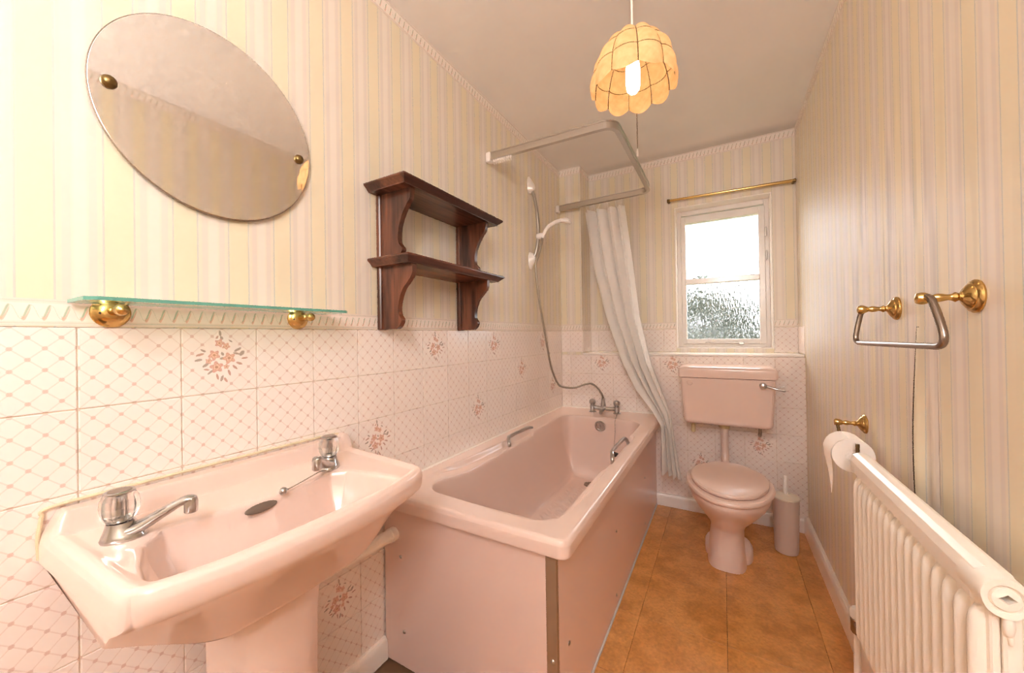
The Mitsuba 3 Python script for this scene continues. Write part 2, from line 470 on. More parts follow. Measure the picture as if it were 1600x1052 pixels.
def tile_field(holder, a0, a1, z0, z1, off, place, flowers=(), skip=lambda i, r: False):
    """Tiles over the field a0..a1 (along the wall) by z0..z1; vertical joints at off + k U, row 1 under ZT."""
    for i in range(math.floor((a0 - off) / U), math.ceil((a1 - off) / U)):
        for r in range(1, 9):
            ya, yb = max(a0, off + i * U), min(a1, off + (i + 1) * U)
            za, zb = max(z0, ZT - r * U), min(z1, ZT - (r - 1) * U)
            if yb - ya < 0.006 or zb - za < 0.006 or skip(i, r):
                continue
            ua, ub = (ya - off) / U - i, (yb - off) / U - i
            va, vb = (za - ZT) / U + r, (zb - ZT) / U + r
            lay_tile(holder, ya, za, yb, zb, (ua, va), (ub, vb), (i, r) in flowers, place(ya, za))


ROT_LEFT = T()                                                       # facing +x
ROT_BACK = T().rotate([0, 0, 1], -90)                                # facing -y: local y runs along +x
tile_field('wall_left', -3 * U, YF, 0.0, ZT, 0.0, lambda a, z: T().translate([0, a, z]),
           {(1, 1), (4, 3), (6, 1), (8, 3), (9, 1), (11, 2), (13, 1), (14, 3), (3, 6)}, lambda i, r: i >= 5 and r > 4)
OFFB = 0.47 * U
tile_field('wall_back', 0.0, W, 0.0, 0.978, OFFB, lambda a, z: T().translate([a, YF, z]) @ ROT_BACK,
           {(1, 2), (4, 2), (7, 5), (5, 6)}, lambda i, r: i <= 2 and r > 4)
tile_field('wall_back', 0.0, 0.166, 0.992, ZT, OFFB, lambda a, z: T().translate([a, YF - 0.0005, z]) @ ROT_BACK)
tile_field('wall_back', 0.170, WX0 - 0.002, 0.992, ZT, OFFB, lambda a, z: T().translate([a, YR - 0.003, z]) @ ROT_BACK)
tile_field('wall_back', WX1 + 0.002, W - 0.003, 0.992, ZT, OFFB, lambda a, z: T().translate([a, YR - 0.003, z]) @ ROT_BACK)
tile_field('wall_back', YF, YR - 0.003, 0.992, ZT, YF + 0.01, lambda a, z: T().translate([0.169, a, z]))
tile_field('wall_right', -YR + 0.003, -YF, 0.992, ZT, -YR - 0.1, lambda a, z: T().translate([W - 0.003, -a, z]) @ T().rotate([0, 0, 1], 180))

# paper friezes (dado and under the ceiling)
def strip(a, b, z0, z1, out):
    """A thin frieze between plan points a and b, standing out by 'out' (a plan vector)."""
    a, b, o = np.array(a, float), np.array(b, float), np.array(out, float)
    L = np.linalg.norm(b - a)
    V, uv = [], []
    for pos, s in ((a, 0.0), (b, L)):
        for z, t in ((z0, 0.0), (z1, 1.0)):
            for k in (0.0, 1.0):
                V.append([*(pos + o * k), z]); uv.append([s, t])
    idx = lambda e, t, k: e * 4 + t * 2 + k  # noqa: E731
    q = [(idx(0, 0, 1), idx(1, 0, 1), idx(1, 1, 1), idx(0, 1, 1)), (idx(0, 1, 0), idx(0, 1, 1), idx(1, 1, 1), idx(1, 1, 0)), (idx(0, 0, 1), idx(0, 0, 0), idx(1, 0, 0), idx(1, 0, 1)),
         (idx(0, 0, 0), idx(0, 0, 1), idx(0, 1, 1), idx(0, 1, 0)), (idx(1, 0, 1), idx(1, 0, 0), idx(1, 1, 0), idx(1, 1, 1))]
    F = [t for w, x, y, z in q for t in ((w, x, y), (w, y, z))]
    return trimesh.Trimesh(np.array(V), F, process=False), np.array(uv)


trim_n = 0
for a, b, out, dado in [((0, YB), (0, YF), (0.0008, 0), True), ((0, YF), (0.166, YF), (0, -0.0008), True), ((0.166, YF), (0.166, YR), (0.0008, 0), True), ((0.166, YR), (WX0 - 0.002, YR), (0, -0.0008), True),
                        ((WX1 + 0.002, YR), (W, YR), (0, -0.0008), True),
                        ((0, YB), (0, YF), (0.0008, 0), False), ((0, YF), (0.166, YF), (0, -0.0008), False), ((0.166, YF), (0.166, YR), (0.0008, 0), False), ((0.166, YR), (W, YR), (0, -0.0008), False),
                        ((W, YB), (W, YR), (-0.0008, 0), False)]:
    z0, z1 = (ZT + 0.002, ZT + 0.050) if dado else (H - 0.056, H - 0.0005)
    m, uv = strip(a, b, z0, z1, out)
    trim_n += 1
    k = f'trim_{trim_n}'
    scene[k] = mikit.ply(m, 'm_border', smooth=False, uv=uv)
    labels[k] = {'kind': 'structure', 'label': 'ribbon-twist wallpaper frieze ' + ('above the tiles' if dado else 'under the ceiling')}

# floor: cork tiles
for i in range(-1, 3):
    for j in range(-4, 8):
        x0, x1 = max(0.0, 0.748 + 0.302 * i), min(W, 0.748 + 0.302 * (i + 1))
        y0, y1 = max(YB, 0.13 + 0.302 * j), min(YF, 0.13 + 0.302 * (j + 1))
        if x1 - x0 > 0.01 and y1 - y0 > 0.01:
            put('cork_tile', cbox([x0 + 0.0006, y0 + 0.0006, -0.004], [x1 - 0.0006, y1 - 0.0006, rng.uniform(-0.0004, 0.0)], 0.0006), 'm_cork', 'floor', smooth=False)


def skirting(key, a, b, out, h=0.082, th=0.018):
    """A skirting board with a rounded top edge from plan point a to b."""
    prof = [(0, 0), (th, 0), (th, h - 0.022), (th - 0.003, h - 0.010), (th - 0.008, h - 0.002), (th - 0.012, h), (0, h)]
    a, b, o = np.array(a, float), np.array(b, float), np.array(out, float)
    loops = [[[*(e + o * q), z] for q, z in prof] for e in (a, b)]
    put(key, loft([np.array(l) for l in loops]), 'm_gloss_white', smooth=25)
    structure(key, 'white skirting board')


skirting('baseboard_right', (W, YB), (W, YF), (-1, 0), h=0.088, th=0.022)
skirting('baseboard_back', (0.66, YF - 0.0005), (W - 0.022, YF - 0.0005), (0, -1), h=0.078)
skirting('baseboard_left', (0.0005, YB), (0.0005, 0.714), (1, 0), h=0.075)

# ---------------------------------------------------------------- window
structure('window_1', 'white-framed window with a clear upper pane and a rippled lower pane')
put('sill', rbox([0.1665, YF - 0.006, 0.978], [W - 0.004, YR + 0.10, 0.992], 0.005), 'm_gloss_white', 'window_1', label='white sill ledge under the window')
fy0, fy1 = 2.715, 2.775


def frame(x0, x1, z0, z1, wl, wr, wb, wt, y0, y1, c=0.004):
    return cat_([cbox([x0, y0, z0], [x0 + wl, y1, z1], c), cbox([x1 - wr, y0, z0], [x1, y1, z1], c), cbox([x0 + wl - 0.002, y0 + 0.001, z0], [x1 - wr + 0.002, y1, z0 + wb], c), cbox([x0 + wl - 0.002, y0 + 0.001, z1 - wt], [x1 - wr + 0.002, y1, z1], c)])


put('reveal_lining', cat_([cbox([WX0 - 0.001, YR - 0.002, WZ0 - 0.002], [WX0 + 0.006, fy0 + 0.05, WZ1], 0.001), cbox([WX1 - 0.006, YR - 0.002, WZ0 - 0.002], [WX1 + 0.001, fy0 + 0.05, WZ1], 0.001),
                           cbox([WX0, YR - 0.002, WZ1 - 0.006], [WX1, fy0 + 0.05, WZ1 + 0.001], 0.001), cbox([WX0, YR - 0.002, WZ0 - 0.003], [WX1, fy0 + 0.05, WZ0 + 0.004], 0.001)]), 'm_white', 'window_1', smooth=False)
put('frame', frame(WX0 + 0.004, WX1 - 0.004, WZ0 + 0.002, WZ1 - 0.004, 0.030, 0.030, 0.030, 0.036, fy0, fy1), 'm_gloss_white', 'window_1', smooth=False)
SX0, SX1, SZ0, SZ1 = 0.806, 1.302, 1.046, 1.945
put('sash', frame(SX0, SX1, SZ0, SZ1, 0.030, 0.036, 0.036, 0.048, fy0 - 0.014, fy1 - 0.02), 'm_gloss_white', 'window_1', smooth=False)
put('glazing_bar', cbox([SX0 + 0.028, fy0 - 0.012, 1.467], [SX1 - 0.034, fy1 - 0.024, 1.503], 0.003), 'm_gloss_white', 'window_1', smooth=False)
gy = fy0 + 0.012
put('pane', grid_mesh(np.array([[[SX0 + 0.026, gy, z], [SX1 - 0.032, gy, z]] for z in (1.498, SZ1 - 0.044)])), 'm_pane', 'window_1', smooth=False, label='clear upper pane')
# obscured lower pane: a slab of rippled glass
gx = np.linspace(SX0 + 0.026, SX1 - 0.032, 190)
gz = np.linspace(SZ0 + 0.032, 1.480, 170)
GX, GZ = np.meshgrid(gx, gz, indexing='ij')
rip = meshkit.noise(np.stack([GX * 170, GZ * 45, GX * 0], -1), 3) + 0.5 * meshkit.noise(np.stack([GX * 300, GZ * 90, GX * 0 + 5], -1), 4)
front = np.stack([GX, gy - 0.0018 * rip, GZ], -1)
back = np.stack([GX, gy + 0.004 + 0 * GX, GZ], -1)
fm, bm = grid_mesh(front), grid_mesh(back)
fm.invert()
lf, lb = ring_order(front), ring_order(back)
n_ = len(lf)
side = loft([lf, lb], caps=False)
slab = trimesh.Trimesh(*[np.vstack(q) for q in ((fm.vertices, bm.vertices, side.vertices), (fm.faces, bm.faces + len(fm.vertices), side.faces + 2 * len(fm.vertices)))], process=True)
slab.merge_vertices()
trimesh.repair.fix_normals(slab)
put('pane', slab, 'm_glass', 'window_1', smooth=30, label='rippled obscured lower pane')
for z in (1.62, 1.77):
    put('hinge', cat_([cbox([SX1 - 0.004, fy0 - 0.020, z - 0.028], [SX1 + 0.010, fy0 - 0.010, z + 0.028], 0.002), lathe([(0.004, z - 0.03), (0.0045, z - 0.028), (0.0045, z + 0.028), (0.004, z + 0.03)], 12, at=(SX1 + 0.003, fy0 - 0.021, 0))]), 'm_alu', 'window_1')
stay = cat_([cbox([0.98, fy0 - 0.022, SZ0 + 0.004], [1.16, fy0 - 0.013, SZ0 + 0.014], 0.003), cbox([1.145, fy0 - 0.030, SZ0 - 0.004], [1.175, fy0 - 0.013, SZ0 + 0.018], 0.003), tube(spline([(0.985, fy0 - 0.018, SZ0 + 0.008), (0.965, fy0 - 0.024, SZ0 + 0.016), (0.950, fy0 - 0.024, SZ0 + 0.010)], 5), 0.004, 8)])
put('stay', stay, 'm_alu', 'window_1')

# ---------------------------------------------------------------- outside
put('garden_ground', cbox([-14, 2.95, -2.9], [16, 26, -2.6], 0.01), 'm_grass', kind='structure', label='grass behind the house')


def tree(x, y, zc, rx, rz, n, label):
    t = thing('garden_tree', label, 'tree')
    pts = rng.normal(size=(n, 3))
    pts /= np.linalg.norm(pts, axis=1, keepdims=True)
    pts *= (rng.uniform(0.45, 1.0, (n, 1)) ** 0.5)
    lump = 0.75 + 0.5 * meshkit.noise(pts * 2.6 + x, 2)[:, None]
    c = pts * lump * [rx, rx * 0.8, rz] + [x, y, zc]
    a = rng.normal(size=(n, 3)); a /= np.linalg.norm(a, axis=1, keepdims=True)
    b = np.cross(a, rng.normal(size=(n, 3))); b /= np.linalg.norm(b, axis=1, keepdims=True)
    s = rng.uniform(0.05, 0.10, (n, 1))
    V = np.stack([c - a * s, c - b * s * 0.5, c + a * s, c + b * s * 0.5], 1).reshape(-1, 3)
    k = np.arange(n)[:, None] * 4
    F = np.vstack([k + [0, 1, 2], k + [0, 2, 3]])
    put('foliage', trimesh.Trimesh(V, F, process=False), 'm_leaf', t, smooth=False)
    br = [tube(spline([(x, y, -2.6), (x + 0.05, y, -1.4), (x, y, zc)], 5), np.linspace(0.16, 0.06, 11), 10)]
    for q in range(5):
        w = q * 1.26
        br.append(tube(spline([(x, y, zc - rz * 0.8), (x + math.cos(w) * rx * 0.4, y + math.sin(w) * rx * 0.3, zc - rz * 0.2), (x + math.cos(w) * rx * 0.7, y + math.sin(w) * rx * 0.5, zc + rz * 0.3)], 4), np.linspace(0.06, 0.015, 9), 6))
    put('trunk', cat_(br), 'm_bark', t)


tree(0.55, 9.4, 0.45, 1.5, 1.8, 9000, 'bushy tree seen at the left of the rippled pane')
tree(3.75, 10.6, 0.40, 1.6, 1.75, 9000, 'bushy tree seen at the right of the rippled pane')

# ---------------------------------------------------------------- bathtub
BX0, BX1, BY0, BY1, ZR = 0.004, 0.700, 0.692, 2.419, 0.590


def rrect(x0, y0, x1, y1, r):
    return sg.box(x0 + r, y0 + r, x1 - r, y1 - r).buffer(r, quad_segs=12)


nx, ny = 210, 560
X, Y = np.meshgrid(np.linspace(BX0, BX1, nx), np.linspace(BY0, BY1, ny), indexing='ij')
opening = sg.Polygon([(0.128, 0.790), (0.45, 0.768), (0.622, 0.768), (0.622, 2.08), (0.58, 2.172), (0.16, 2.172), (0.112, 2.10)]).buffer(-0.075).buffer(0.075, quad_segs=14)
sd = sd_poly(opening, X, Y)
Zb = np.full_like(X, ZR)
# dropped arm-rest ledges with the grip recesses
ledge_l = sg.Polygon([(0.050, 0.86), (0.075, 1.30), (0.082, 1.74), (0.150, 1.66), (0.22, 1.58), (0.22, 0.82), (0.075, 0.82)]).buffer(-0.008).buffer(0.008)
ledge_r = sg.Polygon([(0.650, 0.90), (0.650, 1.80), (0.50, 1.80), (0.50, 0.80), (0.628, 0.80)]).buffer(-0.012).buffer(0.012)
dl, drr = sd_poly(ledge_l, X, Y), sd_poly(ledge_r, X, Y)
Zb -= 0.026 * sstep(0.0, 0.020, dl) * sstep(0.84, 1.10, Y)
Zb -= 0.010 * sstep(0.0, 0.012, drr) + 0.014 * sstep(0.0, 0.014, drr) * sstep(1.25, 1.36, Y)
# the well
FLOOR = 0.205
dist = [(X - 0.115) / 0.105, (0.622 - X) / 0.105, (2.172 - Y) / 0.095, (Y - 0.775) / (0.40)]
tt = np.clip(sum(np.clip(d, 1e-3, 5) ** -5.0 for d in dist) ** (-1 / 5.0), 0, 1)
prof = 1 - (1 - tt) ** 2.6
slope = 0.012 * np.clip((2.05 - Y) / 1.0, 0, 1)
well = Zb + (FLOOR + slope - Zb) * prof
lip = sstep(0.0, 0.020, sd)
Zb = np.where(sd > 0, Zb + (well - Zb) * lip, Zb)
Zb -= 0.004 * sstep(-0.010, 0.004, sd) * (sd < 0.02)
# anti-slip ripples moulded into the floor of the well
rp = sstep(1.18, 1.28, Y) * sstep(2.00, 1.92, Y) * sstep(0.22, 0.26, X) * sstep(0.52, 0.48, X)
Zb += 0.0022 * rp * np.sin(2 * np.pi * (Y / 0.030 + 0.38 * np.sin(2 * np.pi * X / 0.062)))
# rolled outer edge
e = np.minimum(np.minimum(X - BX0 + 0.03, BX1 - X), np.minimum(Y - BY0, BY1 - Y + 0.03))
re = 0.014
Zb -= np.where(e < re, re - np.sqrt(np.clip(re * re - (re - e) ** 2, 0, None)), 0)
P = np.stack([X, Y, Zb], -1)
top = grid_mesh(P)
loop = ring_order(P)
ctr = np.array([(BX0 + BX1) / 2, (BY0 + BY1) / 2])
lower = [loop.copy() for _ in range(4)]
for k, (dz, ins) in enumerate([(0.002, 0.0), (0.030, 0.0), (0.036, 0.003), (0.036, 0.030)]):
    l = lower[k]
    l[:, 2] = ZR - re - dz
    l[:, 0] = np.clip(l[:, 0], BX0, BX1 - ins)
    l[:, 1] = np.clip(l[:, 1], BY0 + ins, BY1)
skirt = loft([loop] + lower, caps=False)
skirt.invert()
# round the plan corner at the free end
P2 = np.stack([np.clip(X, BX0, BX1 - 0.030), np.clip(Y, BY0 + 0.030, BY1), np.minimum(Zb - 0.007, ZR - re - 0.036)], -1)
inner_ = np.zeros(X.shape, bool); inner_[1:-1, 1:-1] = True
P2[..., 2] = np.where(inner_, P2[..., 2], ZR - re - 0.036)
bot = grid_mesh(P2); bot.invert()
shell = cat_([top, skirt, bot])
v = np.array(shell.vertices)
cr = 0.030
cx, cy = BX1 - cr, BY0 + cr
m_ = (v[:, 0] > cx) & (v[:, 1] < cy)
dx, dy = v[m_, 0] - cx, cy - v[m_, 1]
q = np.maximum(dx, dy) / np.maximum(np.hypot(dx, dy), 1e-9)
v[m_, 0], v[m_, 1] = cx + dx * q, cy - dy * q
shell = trimesh.Trimesh(v, shell.faces, process=False)
tub = thing('bathtub', 'dusky pink bathtub with chrome grab handles along the tiled wall', 'bathtub')
put('tub', shell, 'm_bath', tub, smooth=50)
for pts in ([(0.112, 1.425, 0.566), (0.108, 1.428, 0.585), (0.090, 1.455, 0.600), (0.078, 1.49, 0.600), (0.078, 1.60, 0.600), (0.080, 1.70, 0.598), (0.088, 1.728, 0.588), (0.096, 1.735, 0.566)],
            [(0.634, 1.405, 0.566), (0.632, 1.408, 0.588), (0.624, 1.435, 0.602), (0.618, 1.47, 0.603), (0.616, 1.58, 0.603), (0.618, 1.69, 0.602), (0.624, 1.718, 0.590), (0.632, 1.726, 0.566)]):
    put('grab_handle', tube(spline(pts, 8), 0.0085, 14), 'm_chrome', tub, label='chrome grab handle')
ovf = lathe([(0.034, 0.0), (0.036, 0.003), (0.033, 0.008), (0.024, 0.009), (0.020, 0.006), (0.008, 0.006), (0.007, 0.009), (0.0, 0.010)], 32)
ovf.apply_transform(trimesh.transformations.rotation_matrix(math.radians(96), [1, 0, 0]))
ovf.apply_translation([0.362, 2.158, 0.536])
put('overflow', ovf, 'm_chrome', tub, label='round chrome overflow plate')
put('waste', lathe([(0.036, 0.0), (0.036, 0.004), (0.030, 0.006), (0.024, 0.003), (0.0, 0.002)], 32, at=(0.335, 2.015, FLOOR + 0.001)), 'm_dark_chrome', tub, label='dark plughole')
put('sealant', cat_([tube([(0.0055, 0.70, ZR + 0.001), (0.0055, 2.412, ZR + 0.001)], 0.005, 8), tube([(0.006, 2.4165, ZR + 0.001), (0.70, 2.4165, ZR + 0.001)], 0.005, 8)]), 'm_white_sealant', tub, label='white sealant bead')

PX, PY = 0.658, 0.716
bp = put('end_panel', cbox([0.006, PY, 0.002], [PX - 0.026, PY + 0.006, 0.552], 0.0015), 'm_panel', tub, label='pink end panel under the rim')
for x, z in ((0.084, 0.373), (0.097, 0.122)):
    put('screw', lathe([(0.006, 0.0), (0.0062, 0.0015), (0.004, 0.004), (0.0, 0.005)], 20, '-y', at=(x, PY, z)), 'm_chrome', bp, label='domed chrome screw')
put('corner_strip', cat_([cbox([PX - 0.030, PY - 0.003, 0.001], [PX + 0.001, PY + 0.003, 0.553], 0.001), cbox([PX - 0.003, PY - 0.003, 0.001], [PX + 0.001, PY + 0.012, 0.553], 0.001)]), 'm_dark_alu', bp, label='brownish metal corner strip')
put('screw', lathe([(0.006, 0.0), (0.0062, 0.0015), (0.004, 0.004), (0.0, 0.005)], 20, '-y', at=(PX - 0.012, PY - 0.003, 0.252)), 'm_chrome', bp)
bp = put('side_panel', cbox([PX - 0.006, PY + 0.013, 0.004], [PX, YF - 0.004, 0.552], 0.0015), 'm_panel', tub, label='long pink side panel under the rim')
for y, z in ((0.80, 0.244), (1.35, 0.31), (1.335, 0.055), (1.985, 0.315), (1.985, 0.06)):
    put('screw', lathe([(0.006, 0.0), (0.0062, 0.0015), (0.004, 0.004), (0.0, 0.005)], 20, 'x', at=(PX, y, z)), 'm_chrome', bp)
put('floor_seal', tube([(PX + 0.002, 0.74, 0.002), (PX + 0.002, YF - 0.02, 0.002)], 0.005, 8), 'm_grey_seal', bp, label='grey sealant line at the floor')
add_bsdf('m_dark_alu', principled((0.30, 0.20, 0.13), 0.38, metallic=0.55))

# bath mixer tap
t = thing('bath_mixer_tap', 'chrome bath mixer tap with two handles on the far bath rim', 'tap')
my = 2.325
body = [tube(spline([(0.262, my, 0.628), (0.30, my - 0.004, 0.620), (0.345, my - 0.008, 0.620), (0.39, my - 0.004, 0.620), (0.428, my, 0.628)], 6), [0.013] * 25, 14)]
for x in (0.262, 0.428):
    body.append(lathe([(0.024, 0.0), (0.025, 0.004), (0.018, 0.010), (0.016, 0.020), (0.019, 0.034), (0.019, 0.046), (0.014, 0.050)], 28, at=(x, my, ZR)))
body.append(lathe([(0.015, 0.0), (0.018, 0.006), (0.016, 0.03), (0.012, 0.045), (0.013, 0.060), (0.010, 0.064)], 24, at=(0.338, my - 0.006, 0.622)))
body.append(tube(spline([(0.345, my - 0.005, 0.622), (0.345, my - 0.04, 0.622), (0.345, my - 0.075, 0.617), (0.345, my - 0.092, 0.604)], 6), np.linspace(0.015, 0.013, 19), 14))
put('body', cat_(body), 'm_chrome', t)
for x in (0.262, 0.428):
    put('handle', lathe([(0.012, 0.0), (0.016, 0.004), (0.021, 0.010), (0.023, 0.020), (0.021, 0.030), (0.014, 0.036), (0.0, 0.038)], 28, at=(x, my, 0.640)), 'm_chrome', t)

# bath plug on its chain
t = thing('bath_plug', 'black bath plug hanging on a thin chain behind the right grab handle', 'plug')


def bead_chain(pts, r, step):
    p = spline(pts, 12)
    L = np.r_[0, np.cumsum(np.linalg.norm(np.diff(p, axis=0), axis=1))]
    s = np.arange(0, L[-1], step)
    q = np.stack([np.interp(s, L, p[:, k]) for k in range(3)], 1)
    return cat_([ball(c, r, 1) for c in q] + [tube(p, r * 0.35, 5)])


put('chain', bead_chain([(0.430, 2.300, 0.5935), (0.452, 2.22, 0.5935), (0.457, 2.178, 0.5915), (0.459, 2.150, 0.578), (0.460, 2.138, 0.50), (0.462, 2.108, 0.43), (0.466, 2.10, 0.400)], 0.0018, 0.0048), 'm_dark_chrome', t)
put('stopper', lathe([(0.014, 0.0), (0.017, 0.003), (0.020, 0.014), (0.021, 0.018), (0.010, 0.020), (0.004, 0.024), (0.0, 0.025)], 24, at=(0.466, 2.10, 0.376)), 'm_black', t)

# ---------------------------------------------------------------- washbasin
basin = thing('washbasin', 'dusky pink pedestal washbasin with a bowed front under the glass shelf', 'washbasin')
ns, nt = 230, 150
S, Tt = np.meshgrid(np.linspace(0, 1, ns), np.linspace(0, 1, nt), indexing='ij')
xf = 0.362 + 0.006 * S + 0.056 * (4 * S * (1 - S)) ** 0.75
BXg = 0.003 + (xf - 0.003) * Tt
yl, yr = -0.048 + 0.014 * Tt, 0.562 - 0.032 * Tt ** 1.3
BYg = yl + (yr - yl) * S
ZD = 0.788
bowl = sg.Polygon([(0.320, -0.004), (0.270, 0.006), (0.205, 0.028), (0.158, 0.068), (0.160, 0.10), (0.176, 0.165), (0.192, 0.245), (0.186, 0.32), (0.170, 0.395), (0.20, 0.425), (0.30, 0.447), (0.362, 0.452), (0.377, 0.40), (0.376, 0.30), (0.374, 0.20), (0.366, 0.09), (0.352, 0.03), (0.340, 0.0)]).buffer(-0.016).buffer(0.016, quad_segs=10)
sdb = sd_poly(bowl, BXg, BYg)
Zs = np.full_like(BXg, ZD - 0.006)
ed = np.minimum(np.minimum(S * (yr - yl), (1 - S) * (yr - yl)), (1 - Tt) * xf)
Zs += 0.006 * sstep(0.034, 0.016, ed)                                 # raised rim
Zs += 0.040 * sstep(0.052, 0.030, BXg) * sstep(-0.002, 0.03, S * (yr - yl))  # upstand at the wall
run = 0.085
tb = np.clip(sdb / run, 0, 1)
bowl_floor = 0.640 + 0.25 * np.hypot((BXg - 0.275) * 0.5, (BYg - 0.225) * 0.16)
profb = 1 - (1 - tb) ** 2.2
Zs = np.where(sdb > 0, Zs + (bowl_floor - Zs) * profb * sstep(0, 0.012, sdb), Zs)
Zs -= 0.003 * sstep(-0.008, 0.004, sdb) * (sdb < 0.01)
rr_ = 0.016
Zs -= np.where(ed < rr_, rr_ - np.sqrt(np.clip(rr_ * rr_ - (rr_ - ed) ** 2, 0, None)), 0)
Pb = np.stack([BXg, BYg, Zs], -1)
btop = grid_mesh(Pb)
bl = ring_order(Pb)
yc = 0.245


def bloop(z, fx, ins, tilt=0.0, out=0.0, sag=0.0):
    l = bl.copy()
    l[:, 0] = 0.003 + (l[:, 0] - 0.003) * fx + out * (l[:, 0] > 0.02)
    k = np.abs(l[:, 1] - yc) / 0.30
    half = np.where(l[:, 1] < yc, yc - (-0.046), 0.555 - yc)
    l[:, 1] = yc + (l[:, 1] - yc) * (1 - ins / half) + out * np.sign(l[:, 1] - yc) * (k > 0.7)
    l[:, 2] = z - sag * sstep(1.02, 0.42, k) + tilt * (1 - np.clip(l[:, 0] / (0.37 * fx), 0, 1))
    return l


under = loft([bl, np.c_[bl[:, :2], bl[:, 2] - 0.001], bloop(0.766, 1.0, 0.0, 0, 0.0008), bloop(0.750, 0.996, 0.0, 0.0, 0.0008), bloop(0.738, 0.985, 0.0, 0.0), bloop(0.733, 0.970, 0.0, 0.004), bloop(0.729, 0.950, 0.0, 0.008), bloop(0.712, 0.850, 0.001, 0.03, sag=0.026), bloop(0.684, 0.745, 0.003, 0.052, sag=0.068), bloop(0.678, 0.725, 0.014, 0.050, sag=0.072),
              bloop(0.672, 0.705, 0.045, 0.045, sag=0.070), bloop(0.645, 0.70, 0.12, 0.03, sag=0.044), bloop(0.600, 0.66, 0.20, 0.0)], caps=False)
under.invert()
last = bloop(0.600, 0.66, 0.20, 0.0)
nl = len(last)
capb = trimesh.Trimesh(np.vstack([last, last.mean(0)]), [[nl, (j + 1) % nl, j] for j in range(nl)], process=False)
bv = cat_([btop, under, capb])
v = np.array(bv.vertices)
for sgn, cyy in ((-1, -0.034), (1, 0.530)):                            # round the two front corners in plan
    cr = 0.028
    cx, cy = 0.366 - cr, cyy - sgn * cr
    m_ = (v[:, 0] > cx) & ((v[:, 1] - cy) * sgn > 0) & (v[:, 2] > 0.69)
    dx, dy = v[m_, 0] - cx, (v[m_, 1] - cy) * sgn
    q = np.maximum(dx, dy) / np.maximum(np.hypot(dx, dy), 1e-9)
    v[m_, 0], v[m_, 1] = cx + dx * q, cy + sgn * dy * q
put('bowl', trimesh.Trimesh(v, bv.faces[:, ::-1], process=False), 'm_pink', basin, smooth=40)
ang = np.arange(48) * 2 * np.pi / 48
ploops = []
for z, rx, ry, cx in [(0.0, 0.118, 0.110, 0.165), (0.03, 0.116, 0.108, 0.165), (0.06, 0.104, 0.098, 0.163), (0.25, 0.098, 0.094, 0.162), (0.50, 0.100, 0.097, 0.162), (0.60, 0.105, 0.103, 0.163), (0.63, 0.107, 0.106, 0.163)]:
    c_, s_ = np.cos(ang), np.sin(ang)
    ploops.append(np.stack([cx + rx * np.sign(c_) * np.abs(c_) ** 0.8, 0.241 + ry * np.sign(s_) * np.abs(s_) ** 0.8, np.full(48, z)], 1))
put('pedestal', loft(ploops), 'm_pink', basin, smooth=50)
# overflow slot in the back of the bowl
sl = ball((0, 0, 0), (0.0035, 0.032, 0.0095), 3)
sl.apply_transform(trimesh.transformations.rotation_matrix(math.radians(-28), [0, 1, 0]))
sl.apply_translation([0.200, 0.218, 0.768])
put('overflow', sl, 'm_slot', basin, label='dark overflow slot')
put('sealant', cat_([tube(spline([(0.004, -0.045, 0.815), (0.0036, -0.030, 0.829), (0.0036, 0.12, 0.831), (0.0036, 0.35, 0.831), (0.0036, 0.50, 0.829), (0.004, 0.545, 0.825)], 8), 0.0030, 8), tube(spline([(0.004, -0.048, 0.742), (0.004, -0.049, 0.78), (0.004, -0.045, 0.815)], 6), 0.0030, 8)]), 'm_sealant', basin, label='yellowed sealant bead against the tiles')

